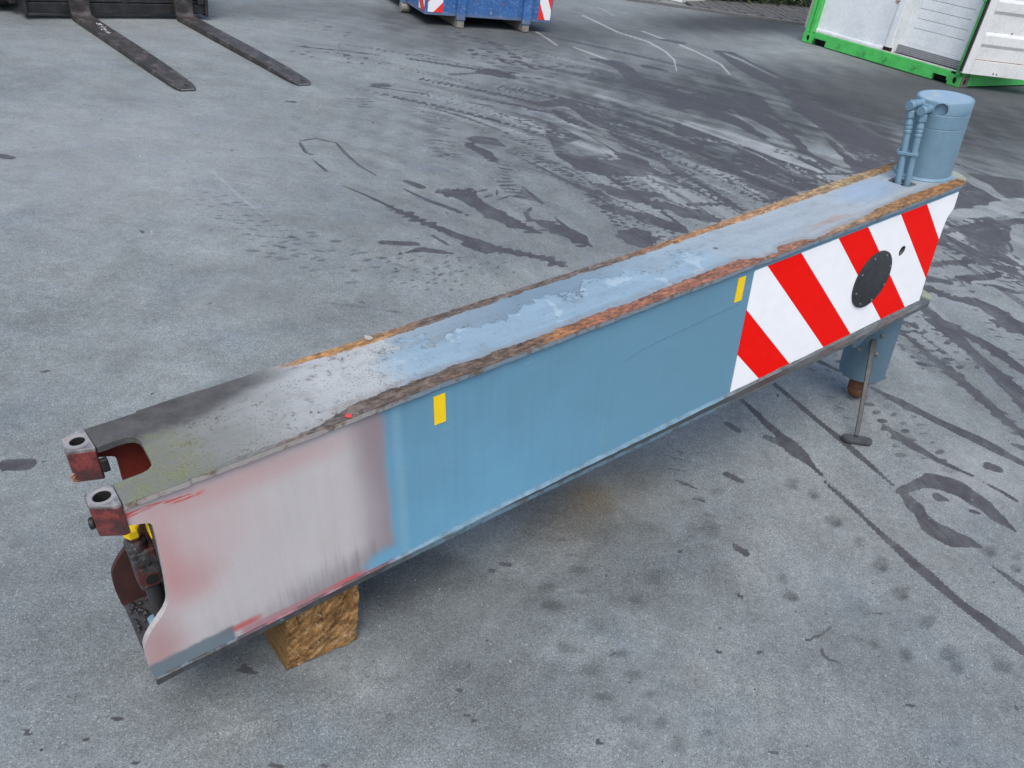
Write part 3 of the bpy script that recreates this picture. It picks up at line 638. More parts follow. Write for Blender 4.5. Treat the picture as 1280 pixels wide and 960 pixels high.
# ================================================================== THE YARD
def m_asphalt():
    g = NG('asphalt')
    wet, tone = g.attr('wet'), g.attr('tone')
    n1 = g.noise(1.1, 5, 0.65); n2 = g.noise(7, 5, 0.7); n3 = g.noise(420, 2, 0.6); n4 = g.noise(150, 3, 0.7); n5 = g.noise(34, 4, 0.7)
    spk = g.vor(330, out='Color'); spx = g.xyz(spk)[0]
    base = g.ramp(n1, [(0.25, (0.124, 0.141, 0.146)), (0.5, (0.157, 0.178, 0.183)), (0.75, (0.188, 0.212, 0.216))])
    base = g.mulc(0.75, base, g.grey(g.add(0.62, g.mul(n2, 0.75))))
    base = g.mulc(0.6, base, g.grey(g.add(0.45, g.mul(n5, 1.1))))
    base = g.mulc(0.8, base, g.grey(g.add(0.6, g.mul(g.noise(2.6, 6, 0.7, vec=g.vadd(g.co, (11, 5, 0))), 0.8))))
    base = g.mulc(1.0, base, g.grey(g.add(0.78, g.mul(g.ss(n4, 0.22, 0.78), 0.44))))
    base = g.mulc(1.0, base, g.grey(g.add(0.58, g.mul(g.ss(n3, 0.25, 0.75), 0.86))))
    base = g.mix(g.mul(g.ss(spx, 0.94, 0.99), 0.3), base, (0.5, 0.52, 0.53))
    base = g.mix(g.mul(g.ss(spx, 0.08, 0.02), 0.4), base, (0.035, 0.035, 0.04))
    # chalky drag streaks along the way the wheels run
    gx, gy, _ = g.xyz(); dx, dy = g.add(gx, 1.9), g.sub(gy, 2.75)
    rad = g.math('SQRT', g.add(g.mul(dx, dx), g.mul(dy, dy))); th = g.math('ARCTAN2', dy, dx)
    cv = g.t.nodes.new('ShaderNodeCombineXYZ'); g.put(cv.inputs[0], rad); g.put(cv.inputs[1], g.mul(th, 3.5))
    jig = g.vmul(g.noise(1.3, 3, 0.6, color=True), (0.55, 0.55, 0))
    pol = g.vadd(cv.outputs[0], jig)
    st = g.noise(1.0, 5, 0.7, vec=g.vmul(pol, (7, 0.8, 1)), dist=0.5); st2 = g.noise(1.0, 4, 0.7, vec=g.vmul(g.vadd(pol, (3, 9, 0)), (30, 2.2, 1)), dist=0.3)
    base = g.mulc(0.75, base, g.grey(g.add(0.55, g.mul(g.add(g.mul(st, 0.6), g.mul(st2, 0.4)), 0.95))))
    # brownish and bluish staining
    base = g.mulc(g.mul(g.ss(g.noise(2.3, 4, 0.6), 0.5, 0.75), 0.5), base, (1.0, 0.95, 0.88))
    base = g.mulc(g.mul(g.ss(g.noise(3.1, 4, 0.6, vec=g.vadd(g.co, (7, 3, 0))), 0.52, 0.72), 0.5), base, (0.86, 0.96, 1.08))
    rustm = g.attr('rust')
    base = g.mulc(rustm, base, (1.15, 0.82, 0.5))
    tn = g.math('MULTIPLY', tone, g.add(0.72, g.mul(n5, 0.56)))
    base = g.mix(g.math('MAXIMUM', tn, 0.0, clamp=True), base, g.mulc(1.0, base, (0.24, 0.24, 0.255)))
    base = g.mix(g.math('MULTIPLY', g.math('MINIMUM', tone, 0.0), -0.75, clamp=True), base, (0.34, 0.36, 0.375))
    nn = g.add(g.mul(g.sub(g.noise(60, 4, 0.75), 0.5), 0.55), g.mul(g.sub(g.noise(220, 2, 0.6), 0.5), 0.4))
    wm = g.ss(g.add(wet, g.mul(g.add(g.mul(nn, 0.55), g.mul(g.sub(st2, 0.5), 0.40)), g.ss(wet, 0.02, 0.3))), 0.26, 0.62)
    wm = g.mul(wm, g.add(0.52, g.mul(g.ss(g.add(g.mul(n2, 0.35), g.add(g.mul(st, 0.35), g.mul(st2, 0.3))), 0.34, 0.58), 0.46)))
    wcol = g.mulc(1.0, g.ramp(n5, [(0.3, (0.036, 0.036, 0.042)), (0.7, (0.056, 0.055, 0.063))]), g.grey(g.add(0.6, g.mul(n3, 0.8))))
    light = g.math('MULTIPLY', g.math('MINIMUM', wet, 0.0), -1.0, clamp=True)
    col = g.mix(wm, base, wcol)
    col = g.mix(g.mul(light, 1.0), col, (0.5, 0.52, 0.53))
    h = g.add(g.mul(n3, 0.5), g.add(g.mul(n4, 0.7), g.mul(n2, 0.4)))
    return g.done(col, g.sub(0.86, g.mul(wm, 0.22)), 0, g.bump(h, 0.4, 0.003), 0.32)

def axis_steps(spec, lo, hi):
    """graded coordinates: spec = [(start, end, step)...], then growing steps out to lo and hi"""
    xs = []
    for a, b, st in spec:
        xs += list(np.arange(a, b, st))
    xs.append(spec[-1][1]); left = []; v, st = xs[0], spec[0][2]
    while v > lo:
        st *= 1.35; v -= st; left.append(v)
    v, st = xs[-1], spec[-1][2]; right = []
    while v < hi:
        st *= 1.35; v += st; right.append(v)
    return np.array(left[::-1] + xs + right)

def build_ground():
    X = axis_steps([(-5.2, -2.3, 0.022), (-2.3, 3.3, 0.0085), (3.3, 6.5, 0.022)], -160, 160)
    ys = [0.6]
    while ys[-1] < 16.5:
        ys.append(ys[-1] + max(0.008, 0.00042 * ys[-1] ** 2 + 0.0035))
    Y = axis_steps([(ys[0], ys[0] + 0.001, 0.01)], -60, ys[0] + 0.0005)
    Y = np.array([y for y in Y if y < 0.55] + ys)
    tail = [ys[-1]]; st = 0.15
    while tail[-1] < 260:
        st *= 1.35; tail.append(tail[-1] + st)
    Y = np.concatenate([Y, tail[1:]])
    nx, ny = len(X), len(Y)
    F = {'w': np.zeros((ny, nx), np.float32), 't': np.zeros((ny, nx), np.float32)}
    rng = np.random.RandomState(3)
    waves = [(rng.randn(2) / l * 2.2, rng.rand() * 6.3) for l in (0.02, 0.03, 0.045, 0.06, 0.09, 0.13, 0.2) for _ in range(2)]
    def wob(x, y):
        dy = np.maximum(0.010, 0.00042 * y * y + 0.0035); out = 0.0
        for k, p in waves:
            out = out + np.sin(k[0] * x + k[1] * y + p) * np.clip(1.6 - 1.1 * np.hypot(*k) * dy, 0, 1)
        return out / 5.0
    def sub(x0, x1, y0, y1):
        i0, i1 = np.searchsorted(X, (x0, x1)); j0, j1 = np.searchsorted(Y, (y0, y1))
        return slice(j0, j1), slice(i0, i1)
    def sst(v): v = np.clip(v, 0, 1); return v * v * (3 - 2 * v)
    def put(attr, sl, m, val, a):
        f = F[attr][sl]
        if attr == 't':
            F[attr][sl] = f + m * val * a * (1 - 0.4 * np.abs(f))
        else:
            F[attr][sl] = f * (1 - m * a) + val * m * a
    def stamp(c, la, l_, w_, val, a, attr='w', sharp=0.5):
        wa = np.array([-la[1], la[0]]); e = max(l_, w_) * 1.6
        sl = sub(c[0] - e, c[0] + e, c[1] - e, c[1] + e)
        x, y = np.meshgrid(X[sl[1]], Y[sl[0]])
        if x.size == 0: return
        rr = np.hypot(((x - c[0]) * la[0] + (y - c[1]) * la[1]) / l_, ((x - c[0]) * wa[0] + (y - c[1]) * wa[1]) / w_)
        put(attr, sl, sst((1.3 - rr + 0.25 * wob(x, y)) / (1.2 * sharp)), val, a)
    def arc_band(cx, cy, r, t0, t1, hw, val, a, attr, rough=0.2, taper=0.8):
        tm = np.linspace(t0, t1, 9); px_, py_ = cx + r * np.cos(tm), cy + r * np.sin(tm)
        sl = sub(px_.min() - 2 * hw, px_.max() + 2 * hw, py_.min() - 2 * hw, py_.max() + 2 * hw)
        x, y = np.meshgrid(X[sl[1]], Y[sl[0]])
        if x.size == 0: return
        u = np.clip((np.arctan2(y - cy, x - cx) - t0) / (t1 - t0), -0.2, 1.2)
        w_ = hw * np.clip(1 - taper * np.abs(2 * u - 1) ** 2, 0.02, 1)
        d = np.abs(np.hypot(x - cx, y - cy) - r - 0.012 * np.sin(u * 5 + r * 9)) / w_
        m = sst((1.1 - d + rough * wob(x, y)) / 0.2) * ((u > 0) & (u < 1))
        put(attr, sl, m, val, a)
    # old wheel tracks: arcs round the turning point of the yard, with rows of tread lugs
    rt = np.random.RandomState(5)
    for k in range(420):
        cx, cy = -1.9 + rt.randn() * 0.55, 2.75 + rt.randn() * 0.6
        r = rt.uniform(2.0, 7.2); tc = math.radians(rt.uniform(-8, 78)); span = rt.uniform(0.14, 0.46)
        mx, my = cx + r * math.cos(tc), cy + r * math.sin(tc)
        dens = math.exp(-((mx - 1.5) / 1.6) ** 2 - ((my - 6.2) / 1.9) ** 2)
        if rt.rand() > dens + 0.03: continue
        t0, t1 = tc - span, tc + span; kind_ = rt.rand(); vis = 0.35 + 0.65 * dens
        if kind_ < 0.30:
            arc_band(cx, cy, r, t0, t1, rt.uniform(0.014, 0.05), rt.uniform(0.6, 1.0) * (0.5 + 0.5 * vis), 0.95, 'w', 0.25)
        elif kind_ < 0.5:
            arc_band(cx, cy, r, t0, t1, rt.uniform(0.05, 0.12), -0.3 * vis, 1, 't', taper=0.5); arc_band(cx, cy, r, t0, t1, rt.uniform(0.03, 0.07), 0.0, 0.95, 'w', taper=0.5)
        elif kind_ < 0.62:
            arc_band(cx, cy, r, t0, t1, 0.008 + 0.006 * rt.rand(), 0.9 * vis, 1, 'w', 0.3)
        else:
            arc_band(cx, cy, r, t0, t1, rt.uniform(0.06, 0.13), 0.28 * vis, 1, 't', 0.4)
        if kind_ < 0.5 or kind_ > 0.62:     # lugs
            light = rt.rand() < 0.55; rows = rt.choice([1, 2, 2, 3]); pitch = rt.uniform(0.05, 0.085); sk = rt.choice([-0.5, 0.5, 0.0])
            for q in range(rows):
                off = (q - (rows - 1) / 2) * 0.075
                for th_ in np.arange(t0, t1, pitch / r):
                    if rt.rand() < 0.15: continue
                    c = np.array([cx + (r + off + rt.randn() * 0.006) * math.cos(th_), cy + (r + off) * math.sin(th_)])
                    ang = th_ + sk + rt.randn() * 0.15; la = np.array([math.cos(ang), math.sin(ang)])
                    stamp(c, la, rt.uniform(0.018, 0.034), max(rt.uniform(0.009, 0.016), 0.0016 * c[1]), 0.0 if light else rt.uniform(0.7, 1.0) * (0.4 + 0.6 * vis), rt.uniform(0.7, 1))
    for kind, attr, val, a, soft, rough, pts in GROUND_MARKS:
        P = np.array(pts, float)
        if kind == 'S':
            mw = P[:, 2].max() * 2
            sl = sub(P[:, 0].min() - mw, P[:, 0].max() + mw, P[:, 1].min() - mw, P[:, 1].max() + mw)
            x, y = np.meshgrid(X[sl[1]], Y[sl[0]])
            if x.size == 0: continue
            if len(P) > 2:      # round the corners off
                q = np.array(smoothline([tuple(p) for p in P[:, :2]], 4)) if False else None
            best = np.full(x.shape, 9.0)
            for p, q in zip(P[:-1], P[1:]):
                d = q[:2] - p[:2]; L2 = max(d @ d, 1e-9)
                t = np.clip(((x - p[0]) * d[0] + (y - p[1]) * d[1]) / L2, 0, 1)
                dist = np.hypot(x - p[0] - t * d[0], y - p[1] - t * d[1]) / (p[2] + t * (q[2] - p[2]))
                best = np.minimum(best, dist)
            m = sst((1 + soft - best + rough * wob(x, y)) / (2 * soft))
            put(attr, sl, m, val, a)
        elif kind == 'A':
            e = 0.15
            sl = sub(P[:, 0].min() - e, P[:, 0].max() + e, P[:, 1].min() - e, P[:, 1].max() + e)
            x, y = np.meshgrid(X[sl[1]], Y[sl[0]])
            if x.size == 0: continue
            ins = np.zeros(x.shape, bool); best = np.full(x.shape, 9.0)
            for p, q in zip(P, np.roll(P, -1, 0)):
                d = q - p; L2 = max(d @ d, 1e-9)
                t = np.clip(((x - p[0]) * d[0] + (y - p[1]) * d[1]) / L2, 0, 1)
                best = np.minimum(best, np.hypot(x - p[0] - t * d[0], y - p[1] - t * d[1]))
                if q[1] != p[1]:
                    c = ((p[1] > y) != (q[1] > y)) & (x < (q[0] - p[0]) * (y - p[1]) / (q[1] - p[1]) + p[0])
                    ins ^= c
            sdv = np.where(ins, best, -best)
            m = sst((sdv + rough * wob(x, y) * 0.6 + soft) / (2 * soft))
            put(attr, sl, m, val, a)
        elif kind == 'B':
            c, gx, gy = P; e = (np.abs(gx) + np.abs(gy)) * 1.3
            sl = sub(c[0] - e[0], c[0] + e[0], c[1] - e[1], c[1] + e[1])
            x, y = np.meshgrid(X[sl[1]], Y[sl[0]])
            if x.size == 0: continue
            det = gx[0] * gy[1] - gx[1] * gy[0]
            u = ((x - c[0]) * gy[1] - (y - c[1]) * gy[0]) / det; v_ = (-(x - c[0]) * gx[1] + (y - c[1]) * gx[0]) / det
            rr = np.hypot(u, v_) + (0.42 if e.max() < 0.25 else 0.2) * wob(x * (2.2 if e.max() < 0.25 else 1), y * (2.2 if e.max() < 0.25 else 1))
            m = sst((1.15 - rr) / 0.9)
            put(attr, sl, m, val, a)
        elif kind == 'D':
            pitch, offs, ln, wd, skew, jit = soft
            seg = np.diff(P, axis=0); L = np.hypot(seg[:, 0], seg[:, 1]); s = np.concatenate([[0], np.cumsum(L)])
            for oi, off in enumerate(offs):
                for k in np.arange(pitch * (0.3 + 0.5 * (oi % 2)), s[-1], pitch):
                    if rng.rand() < 0.12: continue
                    kk = k + rng.randn() * jit * pitch * 0.3
                    i = min(max(np.searchsorted(s, kk) - 1, 0), len(L) - 1)
                    tg = seg[i] / L[i]; n = np.array([-tg[1], tg[0]])
                    c = P[i] + tg * (kk - s[i]) + n * (off + rng.randn() * jit * 0.015)
                    ang = skew + rng.randn() * 0.25
                    la = n * math.cos(ang) + tg * math.sin(ang); wa = np.array([-la[1], la[0]])
                    l_, w_ = max(1.2 * ln * rng.uniform(0.6, 1.2), 0.004 * c[1]), max(1.2 * wd * rng.uniform(0.6, 1.2), 0.0014 * c[1])
                    e = max(l_, w_) * 1.6
                    sl = sub(c[0] - e, c[0] + e, c[1] - e, c[1] + e)
                    x, y = np.meshgrid(X[sl[1]], Y[sl[0]])
                    if x.size == 0: continue
                    rr = np.hypot(((x - c[0]) * la[0] + (y - c[1]) * la[1]) / l_, ((x - c[0]) * wa[0] + (y - c[1]) * wa[1]) / w_)
                    m = sst((1.3 - rr + 0.25 * wob(x, y)) / 0.6)
                    put(attr, sl, m, val, a * rng.uniform(0.7, 1.0))
    # chewing-gum spots, oil drips and pale crumbs
    for k in range(150):
        y_ = 0.9 + 8.5 * rt.rand() ** 1.5; x_ = rt.uniform(-0.9 * y_ - 0.1, 0.8 * y_ + 0.3); a_ = rt.rand() * 3.14
        s_ = rt.uniform(0.0028, 0.0055) * (1.0 + 0.14 * y_)
        stamp((x_, y_), np.array([math.cos(a_), math.sin(a_)]), s_ * rt.uniform(1.0, 2.4), s_, 1.0, rt.uniform(0.7, 1.0))
    rust = np.zeros((ny, nx), np.float32)
    xx, yy = np.meshgrid(X, Y)
    for cx, cy, rx, a in ((0.285, 1.99, 0.09, 0.75), (0.20, 1.86, 0.12, 0.4), (0.40, 2.1, 0.12, 0.35)):
        rust += a * np.exp(-((xx - cx) ** 2 + (yy - cy) ** 2) / rx ** 2).astype(np.float32)
    co = np.empty((ny * nx, 3), np.float32)
    co[:, 0] = xx.ravel(); co[:, 1] = yy.ravel()
    co[:, 2] = (0.0022 * (np.sin(xx * 3.1 + yy * 1.7) * np.sin(yy * 2.3 - xx)) * (np.abs(xx) < 8) * (yy < 12)).ravel() - 0.002
    idx = np.arange(ny * nx, dtype=np.int32).reshape(ny, nx)
    quads = np.stack([idx[:-1, :-1], idx[:-1, 1:], idx[1:, 1:], idx[1:, :-1]], -1).reshape(-1, 4)
    me = bpy.data.meshes.new('ground')
    me.vertices.add(len(co)); me.vertices.foreach_set('co', co.ravel())
    me.loops.add(quads.size); me.loops.foreach_set('vertex_index', quads.ravel())
    me.polygons.add(len(quads)); me.polygons.foreach_set('loop_start', np.arange(0, quads.size, 4, dtype=np.int32))
    me.polygons.foreach_set('use_smooth', np.ones(len(quads), bool))
    me.update()
    for nm, f in (('wet', F['w']), ('tone', F['t']), ('rust', rust)):
        me.attributes.new(nm, 'FLOAT', 'POINT').data.foreach_set('value', f.ravel().astype(np.float32))
    o = link('ground', me, m_asphalt()); tag(o, kind='structure')
    print('ground verts', len(co))

build_ground()

# ================================================================== OUTRIGGER BEAM
RB = Matrix(((0.7445648, -0.6583222, -0.1106129), (0.6575892, 0.7518336, -0.0481948), (0.1148902, -0.0368537, 0.9926943)))
B0 = Vector((-0.53263, 1.07846, 0.6102))
ZB = -0.434                              # underside, where the thing's base sits
beam = empty('outrigger_beam', B0 + RB @ Vector((0, 0, ZB)), RB)
tag(beam, 'long steel crane outrigger beam with blue grey side, red and white striped end and upright jack cylinder, propped on a timber block', 'outrigger beam')
UP = (0, 0, -ZB)
def bp(name, me, mat, parent=None, **k):
    return link(name, me, mat, parent or beam, loc=UP if parent is None else None, **k)

def m_web():
    g = NG('web_paint'); x, y, z = g.xyz()
    fine = g.noise(260, 3, 0.7); mid = g.noise(28, 4, 0.65); big = g.noise(5, 3, 0.6)
    streak = g.noise(1.0, 4, 0.65, vec=g.vmul(g.co, (42, 1, 2.2)))
    streak2 = g.noise(1.0, 3, 0.6, vec=g.vmul(g.co, (120, 1, 5)))
    blue = g.ramp(g.add(g.mul(big, 0.6), g.mul(g.math('MULTIPLY_ADD', z, -2.2, 0.0), 0.4)), [(0.25, (0.108, 0.245, 0.345)), (0.75, (0.128, 0.325, 0.475))])
    blue = g.mulc(g.mul(g.band(x, 0.43, 1.05, 0.06), g.mul(g.ss(streak, 0.42, 0.75), 0.3)), blue, (0.72, 0.8, 0.78))
    blue = g.mix(g.mul(g.band(x, 0.415, 0.436, 0.008), 0.4), blue, (0.2, 0.36, 0.45))
    blue = g.mix(g.mul(g.ss(g.add(x, g.mul(big, 0.2)), 0.55, 1.5), 0.55), blue, (0.105, 0.215, 0.29))  # falling-off sky reflection painted in: darker, greyer blue towards the striped end
    # scuffs and fine scratches
    sc = g.noise(1.0, 2, 0.5, vec=g.vmul(g.vadd(g.vmul(g.co, (1, 1, 1.6)), g.grey(g.mul(big, 0.06))), (9, 1, 60)))
    blue = g.mix(g.mul(g.mul(g.ss(g.math('ABSOLUTE', g.sub(sc, 0.5)), 0.012, 0.0), g.ss(mid, 0.52, 0.66)), 0.28), blue, (0.32, 0.48, 0.58))
    blue = g.mix(g.mul(g.ss(g.vor(55), 0.07, 0.04), g.mul(g.ss(mid, 0.6, 0.7), 0.6)), blue, (0.03, 0.05, 0.06))
    # primer end
    pr = g.ramp(g.noise(3.2, 4, 0.55), [(0.3, (0.41, 0.385, 0.395)), (0.55, (0.455, 0.432, 0.438)), (0.8, (0.435, 0.375, 0.38))])
    pr = g.mulc(g.mul(g.ss(streak, 0.4, 0.8), 0.35), pr, (0.86, 0.84, 0.82))
    pr = g.mulc(0.35, pr, g.grey(g.add(0.6, g.mul(fine, 0.8))))
    def spot(cx, cz, rx, rz, e=0.9):
        d = g.math('POWER', g.add(g.math('POWER', g.math('DIVIDE', g.sub(x, cx), rx), 2.0), g.math('POWER', g.math('DIVIDE', g.sub(z, cz), rz), 2.0)), 0.5)
        return g.ss(g.add(d, g.mul(g.sub(mid, 0.5), 0.45)), 1 + e, 1 - e)
    for cx, cz, rx, rz, c, a in ((-0.055, -0.15, 0.022, 0.08, (0.40, 0.14, 0.14), 0.6), (-0.03, -0.12, 0.12, 0.10, (0.43, 0.30, 0.30), 0.55),
                                 (-0.03, -0.225, 0.05, 0.05, (0.40, 0.19, 0.19), 0.55), (-0.115, -0.37, 0.045, 0.09, (0.33, 0.17, 0.17), 0.7),
                                 (0.10, -0.04, 0.22, 0.03, (0.42, 0.25, 0.24), 0.55), (-0.11, -0.02, 0.014, 0.012, (0.5, 0.03, 0.03), 0.9),
                                 (0.365, -0.07, 0.03, 0.09, (0.22, 0.155, 0.17), 0.5)):
        pr = g.mix(g.mul(spot(cx, cz, rx, rz), a), pr, c)
    # red scratches under the top plate
    rz = g.add(z, g.mul(x, 0.10))
    pr = g.mix(g.mul(g.mul(g.band(rz, -0.036, -0.022, 0.004), g.band(x, -0.115, 0.03, 0.012)), g.ss(g.noise(1, 3, 0.7, vec=g.vmul(g.co, (14, 1, 160))), 0.46, 0.58)), pr, (0.48, 0.045, 0.04))
    # dark overspray beside the blue edge
    xe = g.add(x, g.add(g.mul(g.sub(big, 0.5), 0.03), g.mul(g.sub(fine, 0.5), 0.05)))
    pr = g.mix(g.mul(g.ss(xe, 0.29, 0.395), 0.72), pr, (0.185, 0.15, 0.175))
    # soot rising from the lower seam
    soot = g.math('MULTIPLY_ADD', streak, 0.085, g.math('MULTIPLY_ADD', streak2, 0.012, g.math('MULTIPLY_ADD', big, 0.10, g.math('MULTIPLY_ADD', g.band(x, 0.16, 0.36, 0.05), 0.03, -0.505))))
    soot = g.mul(g.ss(g.sub(z, soot), 0.06, -0.055), g.mul(g.ss(x, -0.08, 0.10), g.add(0.55, g.mul(streak, 0.7))))
    pr = g.mix(g.mul(soot, 0.62), pr, (0.085, 0.08, 0.085))
    pr = g.mix(g.mul(g.mul(g.ss(streak, 0.5, 0.72), g.ss(z, -0.27, -0.41)), g.mul(g.band(x, 0.14, 0.33, 0.04), 0.35)), pr, (0.15, 0.135, 0.135))
    pr = g.mix(g.mul(g.ss(streak2, 0.60, 0.74), g.mul(g.band(x, 0.10, 0.34, 0.06), g.mul(g.ss(z, -0.12, -0.36), 0.22))), pr, (0.24, 0.21, 0.20))
    # repainted corner, bright red slip above it
    c1 = g.mul(g.band(g.add(x, g.mul(mid, 0.02)), -0.2, 0.035, 0.005), g.ss(g.add(z, g.mul(g.sub(mid, 0.5), 0.02)), -0.382, -0.396))
    pr = g.mix(g.mul(g.mul(g.band(x, 0.0, 0.08, 0.02), g.band(z, -0.41, -0.393, 0.006)), 0.8), pr, (0.42, 0.05, 0.05))
    pr = g.mix(g.mul(c1, 0.92), pr, (0.105, 0.15, 0.175))
    lo = g.mul(g.ss(g.add(z, g.mul(g.sub(mid, 0.5), 0.006)), -0.409, -0.414), g.band(x, 0.04, 0.37, 0.01))
    pr = g.mix(g.mul(lo, 0.85), pr, g.mix(g.ss(x, 0.2, 0.3), (0.33, 0.17, 0.19), (0.5, 0.07, 0.08)))
    m = g.ss(xe, 0.386, 0.408)
    # grey blue lip of the primer bleeding along the foot of the web
    m = g.mx(m, g.mul(g.ss(g.add(x, g.mul(z, -0.5)), 0.50, 0.56), g.ss(z, -0.36, -0.40)))
    col = g.mix(m, pr, blue)
    # inside face, behind the sheet: dark red
    col = g.mix(g.ss(y, 0.025, 0.029), col, (0.045, 0.028, 0.03))
    return g.done(col, g.add(0.38, g.mul(mid, 0.22)), 0, g.bump(g.add(g.mul(big, 2.0), g.mul(fine, 0.25)), 0.12, 0.003), 0.45)

def m_top():
    g = NG('top_plate_paint'); x, y, z = g.xyz()
    fine = g.noise(240, 3, 0.7); mid = g.noise(30, 5, 0.7); big = g.noise(6, 4, 0.62); tiny = g.noise(90, 3, 0.7)
    lng = g.noise(1, 4, 0.65, vec=g.vmul(g.co, (4, 22, 4)))
    c = g.ramp(g.math('DIVIDE', g.add(x, g.mul(g.sub(big, 0.5), 0.22)), 2.6), [
        (0.0, (0.125, 0.13, 0.12)), (0.05, (0.18, 0.19, 0.18)), (0.12, (0.31, 0.33, 0.335)), (0.195, (0.32, 0.345, 0.345)), (0.215, (0.20, 0.26, 0.30)),
        (0.33, (0.125, 0.185, 0.235)), (0.42, (0.145, 0.21, 0.265)), (0.50, (0.22, 0.29, 0.34)), (0.60, (0.245, 0.30, 0.335)), (0.85, (0.275, 0.315, 0.338)), (0.97, (0.235, 0.285, 0.325))])
    # worn patches with a hard edge: flaked coat over a darker one
    pat = g.add(g.mul(big, 0.75), g.mul(g.noise(46, 4, 0.7), 0.25))
    pat = g.add(pat, g.mul(g.sub(g.math('DIVIDE', y, 0.26), 0.55), -0.42))
    pm = g.mul(g.ss(pat, 0.47, 0.485), g.band(x, 0.46, 1.45, 0.05))
    c = g.mix(g.mul(pm, 0.85), c, (0.20, 0.295, 0.37))
    pm2 = g.mul(g.ss(g.noise(9, 4, 0.65, vec=g.vadd(g.co, (3, 1, 0))), 0.58, 0.60), g.band(x, 0.5, 1.9, 0.1))
    c = g.mix(g.mul(g.mul(pm2, pm), 0.5), c, (0.34, 0.43, 0.475))
    c = g.mix(g.mul(g.ss(g.noise(12, 5, 0.7, vec=g.vadd(g.co, (9, 4, 0))), 0.60, 0.66), g.mul(g.band(x, 0.4, 1.3, 0.1), 0.5)), c, (0.105, 0.15, 0.18))
    c = g.mix(g.mul(g.mul(g.band(pat, 0.462, 0.474, 0.004), g.band(x, 0.46, 1.45, 0.05)), g.mul(g.ss(mid, 0.4, 0.55), 0.75)), c, (0.05, 0.07, 0.085))
    c = g.mix(g.mul(g.ss(g.noise(17, 6, 0.78, vec=g.vadd(g.co, (6, 6, 1))), 0.50, 0.72), 0.42), c, (0.135, 0.15, 0.155))
    # strong blue overspray near the slot
    d = g.math('POWER', g.add(g.math('POWER', g.math('DIVIDE', g.sub(x, 2.2), 0.17), 2.0), g.math('POWER', g.math('DIVIDE', g.sub(y, 0.15), 0.07), 2.0)), 0.5)
    c = g.mix(g.mul(g.ss(g.add(d, g.mul(g.sub(big, 0.5), 0.9)), 1.25, 0.35), 0.5), c, (0.175, 0.28, 0.42))
    c = g.mulc(0.55, c, g.grey(g.add(0.58, g.mul(lng, 0.84))))
    c = g.mulc(0.5, c, g.grey(g.add(0.55, g.mul(fine, 0.9))))
    # brown freckles on the grey part
    fr = g.mul(g.ss(g.add(g.mul(tiny, 0.6), g.mul(mid, 0.4)), 0.545, 0.585), g.band(g.add(x, g.mul(big, 0.1)), 0.05, 0.55, 0.05))
    fr = g.mul(fr, g.ss(big, 0.40, 0.58))
    c = g.mix(g.mul(g.mul(g.ss(mid, 0.5, 0.66), g.band(x, -0.1, 0.5, 0.05)), 0.35), c, (0.17, 0.165, 0.15))
    c = g.mix(g.mul(fr, 0.8), c, (0.075, 0.055, 0.045))
    c = g.mix(g.mul(g.mul(g.ss(tiny, 0.66, 0.69), g.ss(big, 0.45, 0.6)), 0.7), c, (0.11, 0.07, 0.05))
    sp1 = g.mul(g.ss(g.vor(150), 0.30, 0.20), g.mul(g.ss(g.noise(14, 4, 0.7, vec=g.vadd(g.co, (2, 5, 0))), 0.46, 0.60), g.band(g.add(x, g.mul(big, 0.12)), 0.02, 0.60, 0.06)))
    c = g.mix(g.mul(sp1, 0.75), c, (0.085, 0.065, 0.05))
    c = g.mix(g.mul(g.ss(g.vor(48, vec=g.vadd(g.co, (5, 0, 0))), 0.12, 0.08), 0.7), c, (0.12, 0.08, 0.06))
    # black grime along the far left edge, moss by the cut-out
    yy = g.add(y, g.mul(g.sub(big, 0.5), 0.10))
    gr = g.mul(g.ss(g.sub(yy, g.mul(x, 0.16)), 0.138, 0.185), g.ss(x, 0.36, 0.18))
    gr = g.mx(gr, g.mul(g.ss(x, -0.045, -0.075), g.ss(y, 0.12, 0.16)))
    c = g.mix(g.mul(gr, 0.9), c, g.ramp(mid, [(0.3, (0.020, 0.020, 0.023)), (0.75, (0.075, 0.075, 0.078))]))
    ms = g.mul(g.band(g.add(x, g.mul(g.sub(big, 0.5), 0.05)), -0.09, 0.055, 0.04), g.ss(g.add(yy, 0.0), 0.19, 0.14))
    c = g.mix(g.mul(g.mul(ms, g.ss(mid, 0.36, 0.66)), 0.8), c, g.ramp(fine, [(0.3, (0.075, 0.092, 0.040)), (0.7, (0.17, 0.19, 0.105))]))
    # rust along both long edges
    e1 = g.math('MULTIPLY_ADD', mid, 0.03, g.math('MULTIPLY_ADD', big, 0.028, -0.030))
    w1 = g.xyz(g.ramp(g.math('DIVIDE', x, 2.6), [(0.0, 0.10), (0.10, 0.12), (0.135, 0.40), (0.22, 0.42), (0.34, 0.34), (0.46, 0.40), (0.575, 0.40), (0.595, 0.12), (0.618, 0.14),
        (0.628, 0.36), (0.665, 0.34), (0.68, 0.14), (0.77, 0.20), (0.81, 0.40), (0.90, 0.50), (1.0, 0.42)]))[0]
    w1 = g.mul(w1, 0.1)
    rf = g.mul(g.ss(g.sub(g.sub(y, 0.004), g.add(w1, e1)), 0.002, -0.002), g.ss(x, -0.02, 0.25))
    rbw = g.add(0.250, g.mul(g.ss(x, 0.9, 1.3), -0.010))
    rbw = g.add(rbw, g.mul(g.band(x, 1.9, 2.5, 0.2), 0.0))
    rb = g.mul(g.ss(g.sub(g.sub(rbw, y), g.add(g.mul(g.ss(x, 0.15, 0.5), 0.030), g.math('MULTIPLY_ADD', mid, 0.03, -0.017))), 0.002, -0.002), g.ss(x, 0.25, 0.34))
